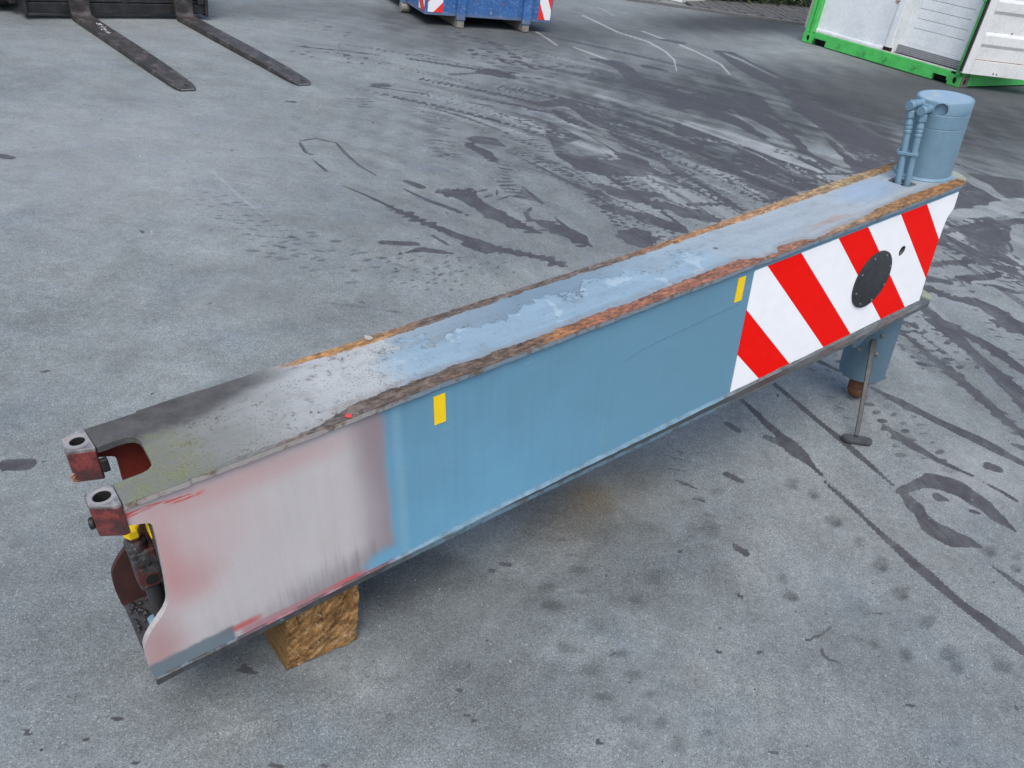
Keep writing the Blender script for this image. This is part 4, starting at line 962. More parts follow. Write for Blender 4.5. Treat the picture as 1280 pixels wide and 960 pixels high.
    rc = g.ramp(g.math('DIVIDE', g.add(x, g.mul(g.sub(mid, 0.5), 0.12)), 2.6), [
        (0.08, (0.085, 0.08, 0.078)), (0.16, (0.075, 0.058, 0.048)), (0.30, (0.085, 0.058, 0.042)), (0.325, (0.21, 0.10, 0.04)), (0.35, (0.18, 0.078, 0.042)),
        (0.40, (0.175, 0.072, 0.045)), (0.57, (0.175, 0.078, 0.052)), (0.66, (0.17, 0.085, 0.055)), (0.74, (0.22, 0.15, 0.09)), (0.80, (0.205, 0.115, 0.05)), (0.96, (0.215, 0.105, 0.036))])
    rcb = g.ramp(g.math('DIVIDE', g.add(x, g.mul(g.sub(mid, 0.5), 0.16)), 2.6), [
        (0.12, (0.24, 0.13, 0.05)), (0.19, (0.22, 0.12, 0.05)), (0.24, (0.085, 0.065, 0.055)), (0.45, (0.085, 0.07, 0.062)), (0.55, (0.23, 0.125, 0.065)), (0.70, (0.25, 0.15, 0.08)), (0.85, (0.24, 0.18, 0.10)), (0.95, (0.25, 0.15, 0.06))])
    lst = g.noise(1, 5, 0.75, vec=g.vmul(g.co, (24, 62, 20)), dist=0.9); lst2 = g.noise(1, 4, 0.7, vec=g.vmul(g.co, (40, 170, 40)))
    gran = g.add(0.35, g.add(g.mul(g.ss(lst, 0.3, 0.7), 0.75), g.add(g.mul(g.ss(lst2, 0.3, 0.7), 0.4), g.mul(g.mul(g.ss(tiny, 0.3, 0.72), g.ss(x, 2.1, 1.7)), 0.3))))
    flake = g.ss(g.noise(1, 5, 0.75, vec=g.vmul(g.co, (26, 110, 40)), dist=0.5), 0.60, 0.63)
    chip = g.xyz(g.vor(120, out='Color', vec=g.vmul(g.co, (0.6, 1, 1))))[0]
    gran = g.math('MULTIPLY', gran, g.add(0.62, g.mul(chip, 0.8)))
    rc = g.mix(g.mul(g.ss(g.noise(26, 5, 0.75, vec=g.vadd(g.co, (8, 2, 0))), 0.54, 0.66), 0.35), rc, (0.21, 0.105, 0.05)); rc = g.mix(g.mul(g.ss(g.noise(34, 5, 0.75, vec=g.vadd(g.co, (1, 7, 0))), 0.58, 0.64), 0.6), rc, (0.06, 0.04, 0.032))
    rc = g.mulc(1.0, rc, g.grey(gran)); rcb = g.mulc(1.0, rcb, g.grey(gran))
    rc = g.mix(g.mul(flake, 0.45), rc, (0.27, 0.19, 0.12)); rcb = g.mix(g.mul(flake, 0.5), rcb, (0.25, 0.20, 0.15))
    halo = g.mul(g.ss(g.sub(g.sub(y, 0.004), g.add(w1, g.add(e1, 0.012))), 0.014, -0.004), g.ss(x, 0.1, 0.3))
    c = g.mix(g.mul(halo, 0.35), c, (0.16, 0.13, 0.11))
    c = g.mix(rf, c, rc); c = g.mix(rb, c, rcb)
    # rust smear running in from the orange edge
    sm = g.mul(g.band(g.add(x, g.mul(y, 2.0)), 1.86, 2.16, 0.07), g.ss(g.noise(1, 4, 0.7, vec=g.vmul(g.vadd(g.co, (0, 0, 0)), (6, 60, 1))), 0.45, 0.65))
    c = g.mix(g.mul(g.mul(sm, g.band(y, 0.02, 0.085, 0.015)), 0.65), c, (0.30, 0.155, 0.08))
    # pale chipped paint on the very lip (side faces of the plate)
    lip = g.mul(g.ss(y, 0.012, 0.009), g.ss(z, 0.011, 0.009))
    lc = g.mix(g.ss(mid, 0.50, 0.66), g.mix(g.ss(x, 0.3, 0.5), (0.30, 0.28, 0.265), (0.155, 0.215, 0.26)), (0.12, 0.08, 0.06))
    c = g.mix(g.mul(lip, 0.9), c, lc)
    # pale greenish rounded tail
    c = g.mix(g.mul(g.ss(x, 2.545, 2.575), 0.85), c, (0.27, 0.30, 0.235))
    # underside and inner faces
    c = g.mix(g.ss(z, -0.0008, -0.0018), c, (0.06, 0.05, 0.045))
    rr = g.add(0.42, g.mul(g.mx(rf, g.mx(rb, g.mx(gr, ms))), 0.42))
    hgt = g.add(g.mul(mid, 0.6), g.add(g.mul(g.mx(rf, rb), g.mul(tiny, 1.6)), g.add(g.mul(pm, 0.25), g.mul(fine, 0.15))))
    return g.done(c, g.add(rr, g.mul(g.sub(mid, 0.5), 0.2)), 0, g.bump(hgt, 0.55, 0.003), 0.45)

def m_stripes():
    g = NG('warning_foil'); x, y, z = g.xyz()
    u = g.math('FRACT', g.math('DIVIDE', g.sub(g.add(x, g.mul(z, 0.985)), 1.2395), 0.3138))
    red = g.mul(g.ss(u, 0.0, 0.004), g.ss(u, 0.464, 0.460))
    red = g.mul(red, g.ss(g.add(x, g.mul(z, 0.985)), 2.452, 2.450))
    n = g.noise(18, 4, 0.65)
    w = g.mulc(0.6, (0.80, 0.82, 0.84), g.grey(g.add(0.88, g.mul(n, 0.24))))
    r = g.mulc(0.6, (0.80, 0.006, 0.003), g.grey(g.add(0.86, g.mul(n, 0.26))))
    c = g.mix(red, w, r)
    c = g.mix(g.mul(g.ss(g.noise(1, 2, 0.5, vec=g.vmul(g.co, (160, 1, 9))), 0.74, 0.78), 0.12), c, (0.5, 0.45, 0.42))
    c = g.mix(g.mul(g.ss(g.add(z, g.mul(n, 0.02)), -0.395, -0.415), 0.18), c, (0.45, 0.40, 0.33))
    return g.done(c, 0.42, 0, g.bump(g.noise(9, 2), 0.04, 0.002), 0.05)

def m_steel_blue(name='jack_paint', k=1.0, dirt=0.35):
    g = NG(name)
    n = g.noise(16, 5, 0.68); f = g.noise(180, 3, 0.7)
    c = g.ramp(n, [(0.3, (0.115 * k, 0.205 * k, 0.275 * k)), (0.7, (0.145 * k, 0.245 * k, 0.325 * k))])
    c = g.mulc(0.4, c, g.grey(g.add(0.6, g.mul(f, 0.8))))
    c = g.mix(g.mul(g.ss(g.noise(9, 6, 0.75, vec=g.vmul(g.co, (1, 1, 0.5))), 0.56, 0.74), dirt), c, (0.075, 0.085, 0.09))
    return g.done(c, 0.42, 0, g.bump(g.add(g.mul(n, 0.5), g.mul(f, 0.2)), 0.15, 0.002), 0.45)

def m_bottom():
    g = NG('flange_paint'); x, y, z = g.xyz()
    n = g.noise(30, 5, 0.7); f = g.noise(1, 4, 0.7, vec=g.vmul(g.co, (14, 90, 90)))
    c = g.ramp(f, [(0.3, (0.04, 0.046, 0.048)), (0.55, (0.085, 0.098, 0.103)), (0.75, (0.14, 0.17, 0.185))])
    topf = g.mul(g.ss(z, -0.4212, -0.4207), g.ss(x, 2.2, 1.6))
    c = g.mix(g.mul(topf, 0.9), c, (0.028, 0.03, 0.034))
    left = g.ss(g.add(x, g.mul(g.sub(n, 0.5), 0.1)), 0.42, 0.34)
    c = g.mix(g.mul(left, 0.85), c, g.ramp(n, [(0.35, (0.022, 0.022, 0.026)), (0.62, (0.05, 0.052, 0.058)), (0.7, (0.16, 0.25, 0.33))]))
    c = g.mix(g.mul(g.mul(g.band(x, 0.45, 1.5, 0.1), g.ss(z, -0.421, -0.4225)), g.mul(g.ss(n, 0.40, 0.55), 0.8)), c, (0.10, 0.19, 0.26))
    c = g.mix(g.mul(g.ss(n, 0.68, 0.70), 0.6), c, (0.35, 0.33, 0.30))
    # grime inside the box on the left
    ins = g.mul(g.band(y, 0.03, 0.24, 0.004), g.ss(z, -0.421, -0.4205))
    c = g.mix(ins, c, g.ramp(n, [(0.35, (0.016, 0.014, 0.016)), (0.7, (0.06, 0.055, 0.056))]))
    c = g.mix(g.mul(g.ss(x, 2.545, 2.57), 0.85), c, (0.27, 0.30, 0.22))
    return g.done(c, 0.55, 0, g.bump(n, 0.6, 0.004))

def m_pipe_end():
    g = NG('lug_paint')
    n = g.noise(34, 5, 0.7); x, y, z = g.xyz()
    c = g.ramp(n, [(0.34, (0.035, 0.02, 0.02)), (0.5, (0.10, 0.026, 0.025)), (0.60, (0.22, 0.04, 0.036)), (0.68, (0.05, 0.042, 0.042))])
    c = g.mix(g.mul(g.ss(z, -0.012, -0.058), 0.5), c, (0.035, 0.025, 0.026))
    t = g.ss(z, 0.006, 0.010)
    d1 = g.math('SQRT', g.add(g.math('POWER', g.add(x, 0.1205), 2.0), g.math('POWER', g.sub(y, 0.0465), 2.0)))
    d2 = g.math('SQRT', g.add(g.math('POWER', g.add(x, 0.1175), 2.0), g.math('POWER', g.sub(y, 0.2265), 2.0)))
    rim = g.ss(g.add(g.math('MINIMUM', d1, d2), g.mul(g.sub(n, 0.5), 0.016)), 0.026, 0.020)
    tc = g.mix(g.mul(rim, 0.75), g.ramp(n, [(0.35, (0.06, 0.06, 0.062)), (0.5, (0.14, 0.14, 0.145)), (0.62, (0.27, 0.27, 0.275)), (0.7, (0.30, 0.09, 0.09))]), (0.24, 0.24, 0.245))
    c = g.mix(t, c, tc)
    ed = g.mul(g.ss(z, 0.004, 0.009), g.ss(n, 0.42, 0.55))
    c = g.mix(g.mul(ed, g.mul(g.inv(t), 0.6)), c, (0.3, 0.29, 0.29))
    return g.done(c, 0.55, 0, g.bump(n, 0.5, 0.003))

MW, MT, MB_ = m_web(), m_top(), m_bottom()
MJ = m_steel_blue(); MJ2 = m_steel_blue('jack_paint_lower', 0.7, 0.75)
MLUG = m_pipe_end()
M_DARKRED = worn('dark_red_primer', (0.15, 0.026, 0.020), (0.03, 0.02, 0.02), 0.6, 14, 0.6)
M_YEL = worn('yellow_tape', (0.88, 0.60, 0.002), (0.75, 0.5, 0.02), 0.3, 40, 0.6, grain=0.04)
M_BLACK = worn('black_cover', (0.028, 0.031, 0.036), (0.05, 0.052, 0.056), 0.6, 30, 0.42)
M_STEEL = worn('bare_steel', (0.26, 0.26, 0.26), (0.12, 0.11, 0.10), 0.6, 40, 0.4, 0.2, 0.6)
M_DIRTST = worn('grimy_steel', (0.026, 0.026, 0.028), (0.06, 0.05, 0.045), 0.6, 30, 0.5, 0.1, 0.3)
M_RUST = worn('rusty_iron', (0.17, 0.07, 0.03), (0.08, 0.035, 0.02), 0.8, 30, 0.8, 0.6)
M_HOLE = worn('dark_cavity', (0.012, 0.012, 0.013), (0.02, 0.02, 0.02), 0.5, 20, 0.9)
def m_weld():
    g = NG('weld_bead'); x, y, z = g.xyz(); n = g.noise(30, 5, 0.7)
    c = g.ramp(n, [(0.3, (0.075, 0.125, 0.16)), (0.5, (0.115, 0.21, 0.28)), (0.68, (0.17, 0.27, 0.335))])
    l = g.ramp(g.noise(14, 5, 0.7), [(0.35, (0.035, 0.03, 0.034)), (0.5, (0.10, 0.05, 0.06)), (0.62, (0.24, 0.10, 0.115)), (0.7, (0.10, 0.15, 0.18))])
    l = g.mix(g.ss(x, 0.06, 0.03), l, g.ramp(n, [(0.45, (0.03, 0.033, 0.038)), (0.6, (0.10, 0.13, 0.15)), (0.68, (0.30, 0.45, 0.58))]))
    c = g.mix(g.ss(x, 1.42, 1.56), c, g.ramp(n, [(0.35, (0.055, 0.065, 0.07)), (0.6, (0.12, 0.14, 0.15))]))
    c = g.mix(g.ss(g.add(x, g.mul(n, 0.08)), 0.46, 0.40), c, l)
    return g.done(c, 0.5, 0, g.bump(n, 0.5, 0.003))
M_WELD = m_weld()

# --- top plate: front edge, round tail, rear edge, fork-shaped left end
def wav(a, b, y, n, amp):
    return [(a + (b - a) * i / n, y + random.uniform(-amp, amp)) for i in range(n + 1)]
rear_pts = [(2.53, 0.2535), (2.25, 0.256), (1.95, 0.251), (1.756, 0.246), (1.5, 0.240), (1.256, 0.238), (1.0, 0.243), (0.817, 0.248), (0.455, 0.252), (0.2, 0.258), (0.004, 0.262)]
rear = []
for (a, b), (c, d) in zip(rear_pts[:-1], rear_pts[1:]):
    n = max(2, int(abs(a - c) / 0.02))
    rear += [(a + (c - a) * i / n, b + (d - b) * i / n + random.uniform(-0.0016, 0.0016)) for i in range(n)]
top_out = [(-0.097, 0.006), (0.012, 0.004), (0.018, 0.0075)] + wav(0.04, 2.52, 0.006, 110, 0.0012) + \
    smoothline([(2.545, 0.008), (2.585, 0.03), (2.612, 0.07), (2.622, 0.13), (2.612, 0.19), (2.585, 0.23), (2.545, 0.2525)], 4) + rear + \
    [(-0.002, 0.2615), (-0.006, 0.256), (-0.098, 0.2575), (-0.0935, 0.188), (-0.055, 0.1895), (-0.042, 0.1885), (-0.031, 0.182), (-0.0245, 0.170), (-0.0235, 0.155), (-0.025, 0.095), (-0.028, 0.081), (-0.036, 0.073), (-0.048, 0.0695), (-0.097, 0.0695)]
slot = [(2.345, 0.100), (2.350, 0.093), (2.388, 0.088), (2.398, 0.095), (2.402, 0.160), (2.396, 0.167), (2.350, 0.167), (2.344, 0.160)]
tp = bp('top_plate', plate(top_out, [slot, circ(1.487, 0.130, 0.0075, 12), ], -0.002, 0.012), MT, bevel=0.0022)

# --- webs
left_prof = [(-0.110, -0.0022), (-0.1105, -0.034), (-0.104, -0.041), (-0.0933, -0.0452), (-0.0696, -0.0535), (-0.0640, -0.0600), (-0.0624, -0.0702), (-0.0643, -0.1232), (-0.0690, -0.19), (-0.0725, -0.228), (-0.0767, -0.2526), (-0.0830, -0.266), (-0.0922, -0.2778), (-0.110, -0.295), (-0.1234, -0.3104), (-0.133, -0.325), (-0.1383, -0.339), (-0.1410, -0.365), (-0.142, -0.3936), (-0.1395, -0.4325)]
right_prof = [(0.0, -0.4322), (0.25, -0.4275), (0.5, -0.4235), (0.76, -0.4205), (2.511, -0.42), (2.5055, -0.3255), (2.505, -0.174), (2.508, -0.125), (2.5135, -0.1002), (2.5300, -0.0850), (2.5365, -0.0720), (2.5345, -0.0189), (2.530, -0.0022)]
web_out = smoothline(left_prof[:], 2) + right_prof
hole = circ(2.2768, -0.1612, 0.0175, 18)
web_me = plate(web_out, [hole], 0.015, 0.030, 'xz')
for p in web_me.polygons:
    if p.normal.x < -0.25 and abs(p.normal.y) < 0.5: p.material_index = 1
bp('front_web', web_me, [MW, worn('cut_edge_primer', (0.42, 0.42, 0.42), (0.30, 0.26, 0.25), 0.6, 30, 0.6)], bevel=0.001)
def m_rear():
    g = NG('rear_web_paint'); x, y, z = g.xyz(); n = g.noise(16, 5, 0.7)
    c = g.mix(g.ss(g.add(z, g.mul(g.sub(n, 0.5), 0.08)), -0.17, -0.23), g.ramp(n, [(0.3, (0.13, 0.018, 0.013)), (0.7, (0.19, 0.03, 0.022))]), g.ramp(n, [(0.35, (0.035, 0.018, 0.018)), (0.65, (0.075, 0.028, 0.026))]))
    c = g.mix(g.ss(y, 0.2485, 0.2495), c, (0.12, 0.26, 0.37))
    return g.done(c, 0.6, 0, g.bump(n, 0.3, 0.003), 0.3)
bp('rear_web', plate(web_out, [], 0.238, 0.250, 'xz'), [m_rear()], bevel=0.001)
bp('hole_liner', lathe_me([(0.0172, 0), (0.0172, 0.05), (0.0145, 0.05), (0.0145, 0.0)], (2.2768, 0.0155, -0.1612), (0, 1, 0), 18, cap=False), M_STEEL, smooth=True)
# --- bottom flange with a rounded tail
bot_out = [(-0.139, 0.0095)] + [(x, 0.0105 - 0.021 * min(1, max(0, (x - 0.25) / 1.4)) + random.uniform(-0.0008, 0.0008)) for x in [-0.12 + 2.62 * i / 90 for i in range(91)]] + smoothline([(2.54, -0.008), (2.585, 0.012), (2.61, 0.06), (2.615, 0.13), (2.60, 0.20), (2.56, 0.25), (2.52, 0.266)], 4) + [(-0.137, 0.272)]
fl_me = plate(bot_out, [], -0.4345, -0.4205)
def sag(x): return -0.012 * min(1, max(0, (0.75 - x) / 0.75)) ** 1.2
for v in fl_me.vertices: v.co.z += sag(v.co.x)
bp('bottom_flange', fl_me, MB_, bevel=0.0015)
bm = bmesh.new()
prev = None
for i in range(131):
    x = -0.137 + (2.5 + 0.137) * i / 130; k = (0.004 + 0.0045 * min(1, max(0, (x - 0.3) / 0.4))) * random.uniform(0.85, 1.15); zz = -0.4199 + sag(x)
    ring = [bm.verts.new((x, 0.0148, zz)), bm.verts.new((x, 0.0148 - k, zz)), bm.verts.new((x, 0.0148 - 0.3 * k, zz + 0.55 * k)), bm.verts.new((x, 0.0148, zz + k))]
    if prev:
        for a in range(4):
            bm.faces.new((prev[a], prev[(a + 1) % 4], ring[(a + 1) % 4], ring[a]))
    prev = ring
wl_ = bp('weld_seam', mesh(bm), M_WELD, smooth=True)
bp('end_plate', box_me(2.395, 2.405, 0.0275, 0.2375, -0.420, -0.0065), M_HOLE)
# dished outline of the stiffener pressed into the web: thin raised seams
bm = bmesh.new()
tube(bm, [(x, 0.0147, z) for x, z in smoothline([(1.052, -0.150), (1.064, -0.138), (1.1164, -0.1238), (1.25, -0.115), (1.4214, -0.1072), (1.478, -0.1045)], 5)], 0.0011, 6)
bp('pressed_seam', mesh(bm), worn('shaded_seam', (0.085, 0.19, 0.27), (0.12, 0.27, 0.38), 0.5, 30), smooth=True)
bm = bmesh.new(); tube(bm, [(1.0195, 0.0149, -0.16), (1.022, 0.0149, -0.28), (1.028, 0.0149, -0.412)], 0.0011, 6); tube(bm, [(1.0255, 0.0149, -0.20), (1.029, 0.0149, -0.30), (1.034, 0.0149, -0.412)], 0.0009, 6)
bp('joint_seam', mesh(bm), worn('pale_seam', (0.19, 0.345, 0.45), (0.12, 0.27, 0.38), 0.5, 30), smooth=True)

# --- striped foil panel, yellow marks, round cover
pan = [(1.5195, -0.4145), (1.5195, -0.0225), (1.5235, -0.0185)] + [(2.531, -0.0185), (2.5335, -0.0720), (2.527, -0.0845), (2.511, -0.0995), (2.5055, -0.125), (2.5025, -0.174), (2.503, -0.3255), (2.508, -0.4145)]
bp('warning_panel', plate(pan, [circ(2.2768, -0.1612, 0.0176, 18)], 0.0135, 0.0149, 'xz'), m_stripes())
for (x0, x1) in ((0.515, 0.5435), (1.4575, 1.4865)):
    bp('yellow_mark', box_me(x0, x1, 0.0137, 0.0148, -0.0955, -0.0225), M_YEL)
cov = bp('cover_disc', lathe_me([(0.097, 0), (0.097, 0.004), (0.0945, 0.0058), (0.0, 0.0058)], (2.1368, 0.0134, -0.2222), (0, -1, 0), 48, cap=False), M_BLACK, smooth=True)
scr = lathe_me([(0.0042, 0), (0.0042, 0.0028), (0.003, 0.0036)], (0, 0, 0), (0, -1, 0), 8)
scr.materials.append(M_STEEL)
for k in range(8):
    a = 2 * math.pi * (k + 0.4) / 8
    s = bpy.data.objects.new('screw', scr); COL.objects.link(s); s.parent = cov
    s.location = (2.1368 + 0.084 * math.cos(a), 0.0077, -0.2222 + 0.084 * math.sin(a))

# --- hinge lugs on the two arms
def lug(out, hc, hr, z0):
    o = bp('hinge_lug', plate(out, [circ(hc[0], hc[1], hr, 20)], z0, 0.0135), MLUG, bevel=0.002)
    link('bore', lathe_me([(hr - 0.0003, 0), (hr - 0.0003, 0.0135 - z0 - 0.004)], (hc[0], hc[1], z0 + 0.002), (0, 0, 1), 20, cap=False), M_HOLE, o)
    bm = bmesh.new(); lathe(bm, [(hr - 0.0006, 0), (hr - 0.0006, 0.003)], (hc[0], hc[1], z0 + 0.001), (0, 0, 1), 20)
    link('bore_floor', mesh(bm), M_HOLE, o)
    return o
l1 = lug([(-0.1445, 0.066), (-0.102, 0.0705), (-0.0985, 0.0690), (-0.0985, 0.0085), (-0.109, 0.0085), (-0.1445, 0.031)], (-0.1205, 0.0465), 0.0150, -0.056)
l2 = lug([(-0.1425, 0.205), (-0.0985, 0.186), (-0.095, 0.1885), (-0.0985, 0.258), (-0.104, 0.2595), (-0.1415, 0.2475)], (-0.1175, 0.2265), 0.0135, -0.060)
# flaked copper-coloured rim on the far lug, spring pin on the near one
bm = bmesh.new()
for k in range(9):
    x, z = -0.1430 + random.uniform(-0.002, 0.002), -0.062 - 0.002 * k + random.uniform(-.004, .004) + 0.02
    v = [bm.verts.new((x + random.uniform(-.006, .008), 0.203 + random.uniform(-.003, .004), z + random.uniform(-.006, .006))) for _ in range(4)]
    for f in ((0, 1, 2), (0, 2, 3), (0, 3, 1), (1, 3, 2)): bm.faces.new([v[i] for i in f])
link('flaking_scale', mesh(bm), worn('copper_flakes', (0.42, 0.2, 0.12), (0.2, 0.1, 0.07), 0.6, 60), l2)
link('retaining_pin', lathe_me([(0.010, 0), (0.011, 0.002), (0.011, 0.006), (0.009, 0.008)], (-0.1445, 0.045, -0.034), (-1, 0.2, 0), 12), M_DIRTST, l1, smooth=True)
link('stop_block', box_me(-0.096, -0.083, 0.176, 0.1875, -0.040, -0.012), M_DIRTST, l2, bevel=0.002)

# --- ram end inside the open left mouth (vertical pin, axis x = -0.087)
def m_ram():
    g = NG('ram_grime'); x, y, z = g.xyz(); n = g.noise(45, 5, 0.75); b = g.noise(18, 4, 0.7)
    c = g.ramp(n, [(0.34, (0.012, 0.012, 0.014)), (0.5, (0.045, 0.043, 0.046)), (0.62, (0.085, 0.085, 0.09)), (0.70, (0.16, 0.15, 0.145))])
    c = g.mix(g.mul(g.ss(b, 0.50, 0.58), 0.8), c, (0.085, 0.022, 0.018))
    c = g.mix(g.mul(g.ss(g.noise(80, 4, 0.7), 0.64, 0.67), 0.7), c, (0.30, 0.24, 0.20))
    return g.done(c, 0.5, 0, g.bump(g.add(n, b), 0.9, 0.005), 0.4)
M_RAM = m_ram()
PX, PY = -0.087, 0.130
ram = bp('ram_end', box_me(PX - 0.018, PX + 0.028, PY - 0.022, PY + 0.022, -0.292, -0.196), M_RAM, bevel=0.004)
link('pin_collar', lathe_me([(0.018, 0), (0.0205, 0.003), (0.0205, 0.022), (0.0155, 0.027), (0.0155, 0.033)], (PX, PY, -0.199), n=24), M_RAM, ram, smooth=True)
link('yellow_nut', lathe_me([(0.0145, 0), (0.0160, 0.003), (0.0160, 0.019), (0.012, 0.023)], (PX, PY, -0.166), n=6), M_YEL, ram, bevel=0.001)
link('cross_hole', lathe_me([(0.0120, 0), (0.0120, 0.003), (0.0, 0.003)], (PX + 0.006, PY - 0.0222, -0.268), (0, -1, 0), 20), M_HOLE, ram, smooth=True)
link('hole_boss', lathe_me([(0.0165, 0), (0.0165, 0.0018)], (PX + 0.006, PY - 0.0212, -0.270), (0, -1, 0), 24, cap=True), worn('red_brown_primer', (0.12, 0.035, 0.028), (0.06, 0.03, 0.03), 0.6, 30, 0.6), ram)
link('ram_rod', lathe_me([(0.0165, 0), (0.0165, 0.130)], (PX + 0.006, PY - 0.002, -0.4195), n=24), worn('dull_rod', (0.075, 0.075, 0.08), (0.035, 0.03, 0.03), 0.6, 20, 0.35, 0, 0.5), ram, smooth=True)
link('lock_strip', box_me(-0.066, -0.052, 0.029, 0.060, -0.20, -0.056), M_RAM, ram, bevel=0.002)
link('yellow_dab', box_me(-0.069, -0.0665, 0.031, 0.056, -0.105, -0.062), M_YEL, ram, bevel=0.001)
bm = bmesh.new()
for k in range(160):
    x, y = random.uniform(-0.132, -0.03), random.uniform(0.035, 0.232); r = random.uniform(0.002, 0.009)
    v = [bm.verts.new((x + r * math.cos(a) * random.uniform(.6, 1.3), y + r * math.sin(a) * random.uniform(.6, 1.3), -0.4206)) for a in (0, 1.3, 2.5, 3.8, 5.0)]
    t = bm.verts.new((x, y, -0.4206 + r * random.uniform(.3, .7)))
    for i in range(5): bm.faces.new((v[i], v[(i + 1) % 5], t))
tag(bp('grime', mesh(bm), worn('black_grease', (0.02, 0.018, 0.02), (0.05, 0.045, 0.045), 0.6, 40, 0.5)), kind='stuff')
def flake(name, mat, x, y, r, n=7, z=-0.4185):
    bm = bmesh.new()
    v = [bm.verts.new((x + r * math.cos(2 * math.pi * i / n) * random.uniform(.5, 1.3), y + r * 1.5 * math.sin(2 * math.pi * i / n) * random.uniform(.5, 1.3), z + random.uniform(0, .002))) for i in range(n)]
    f = bm.faces.new(v); e = bmesh.ops.extrude_face_region(bm, geom=[f]); bmesh.ops.translate(bm, verts=[g for g in e['geom'] if isinstance(g, bmesh.types.BMVert)], vec=(0, 0, 0.0022))
    return bp(name, mesh(bm), mat)
flake('paint_flake', worn('blue_flake', (0.18, 0.30, 0.42), (0.12, 0.2, 0.3), 0.4, 60), -0.098, 0.150, 0.011)
flake('paint_flake', worn('red_flake', (0.45, 0.12, 0.09), (0.3, 0.05, 0.05), 0.4, 60), -0.106, 0.078, 0.008)
flake('paint_flake', worn('red_flake_bright', (0.6, 0.06, 0.05), (0.4, 0.05, 0.05), 0.4, 60), 0.322, 0.010, 0.006, z=0.0122)
flake('paint_flake', worn('pale_chip', (0.4, 0.38, 0.34), (0.3, 0.27, 0.22), 0.4, 60), 0.491, 0.243, 0.009, z=0.0122)

# --- jack cylinder standing through the tail
JX, JY = 2.510, 0.140
prof = [(0.0925, 0.0122), (0.0925, 0.0155), (0.088, 0.0195), (0.085, 0.021), (0.085, 0.1765), (0.0838, 0.1775), (0.0838, 0.1795), (0.085, 0.1805), (0.085, 0.2205), (0.0842, 0.2215), (0.0842, 0.2235), (0.0852, 0.2245), (0.0852, 0.2575), (0.0835, 0.260), (0.080, 0.2605), (0.0790, 0.2588), (0.02, 0.2588)]
jk = lathe_me(prof, (JX, JY, 0), n=72, cap=True)
jack = bp('jack_cylinder', jk, MJ, smooth=True)
gtop = NG('cylinder_top'); gx, gy, gz = gtop.xyz()
tn_ = gtop.noise(22, 5, 0.72)
tc = gtop.mix(gtop.mul(gtop.ss(tn_, 0.5, 0.62), 0.7), (0.20, 0.30, 0.385), (0.33, 0.36, 0.37))
tc = gtop.mix(gtop.mul(gtop.ss(gtop.noise(40, 5, 0.75), 0.62, 0.68), 0.6), tc, (0.2, 0.15, 0.1))
link('cylinder_lid', lathe_me([(0.0788, 0), (0.0788, 0.0012), (0.0, 0.0012)], (JX, JY, 0.2589), n=48, cap=False), gtop.done(tc, 0.4, 0, gtop.bump(tn_, 0.3, 0.002)), jack)
# shallow blind port near the rim, facing the camera side
pa = math.radians(205); pd = Vector((math.cos(pa), math.sin(pa), 0))
pc = Vector((JX, JY, 0.240)) + pd * 0.0835
port = link('blind_port', lathe_me([(0.0, 0.0), (0.0190, 0.0), (0.0200, 0.004)], pc - pd * 0.012, pd, 24, cap=False), worn('dusty_port', (0.15, 0.175, 0.19), (0.09, 0.085, 0.075), 0.8, 40, 0.85), jack, smooth=True)
cutm = lathe_me([(0.0195, -0.0118), (0.0195, 0.03)], pc, pd, 24); cuto = bpy.data.objects.new('cutter', cutm); COL.objects.link(cuto)
cuto.parent = jack
bo = jack.modifiers.new('port', 'BOOLEAN'); bo.operation = 'DIFFERENCE'; bo.object = cuto; bo.solver = 'EXACT'
bpy.context.view_layer.update()
ev = bpy.data.meshes.new_from_object(jack.evaluated_get(bpy.context.evaluated_depsgraph_get()))
jack.modifiers.clear(); jack.data = ev; bpy.data.objects.remove(cuto)
# two hydraulic pipes with elbow fittings
def pipe(b, t, elbow_to):
    bm = bmesh.new(); b, t = Vector(b), Vector(t); d = t - b
    P = lambda k: b + d * k
    tube(bm, [b - d * 0.35, P(0.0), P(0.70)], 0.0105, 14)
    o = bp('hydraulic_pipe', mesh(bm), MJ, smooth=True)
    ax = d.normalized(); L = d.length
    link('ferrule', lathe_me([(0.0115, 0), (0.0122, 0.002), (0.0122, 0.008), (0.0106, 0.010), (0.0106, 0.013), (0.0124, 0.015), (0.0124, 0.021), (0.0106, 0.023), (0.0124, 0.026), (0.0124, 0.031), (0.008, 0.046)], P(0.66), ax, 16), MJ, o, smooth=True)
    link('pipe_nut', lathe_me([(0.0125, 0), (0.014, 0.003), (0.014, 0.020), (0.0125, 0.023)], P(0.66) + ax * 0.046, ax, 6), MJ, o)
    e0 = P(1.0); e1 = Vector(elbow_to)
    link('elbow_stem', lathe_me([(0.010, 0), (0.010, 0.04)], P(0.66) + ax * 0.06, ax, 12), MJ, o, smooth=True)
    da = (e1 - e0).normalized()
    link('elbow_fitting', lathe_me([(0.0139, 0), (0.0142, 0.0005), (0.0142, 0.016), (0.0128, 0.0165), (0.0128, 0.0185), (0.0142, 0.019), (0.0142, 0.040), (0.012, 0.041), (0.012, (e1 - e0).length)], e0 - da * 0.018, da, 18), MJ, o, smooth=True)
    return o
p1 = pipe((2.364, 0.137, 0.0), (2.378, 0.170, 0.248), (2.452, 0.165, 0.248))
p2 = pipe((2.380, 0.115, 0.0), (2.390, 0.136, 0.238), (2.450, 0.138, 0.238))
bm = bmesh.new()
c = Vector((2.375, 0.138, 0.105)); ax = Vector((0.02, 0.034, 0)).normalized()
q = Vector((0.6, -0.8, 0))
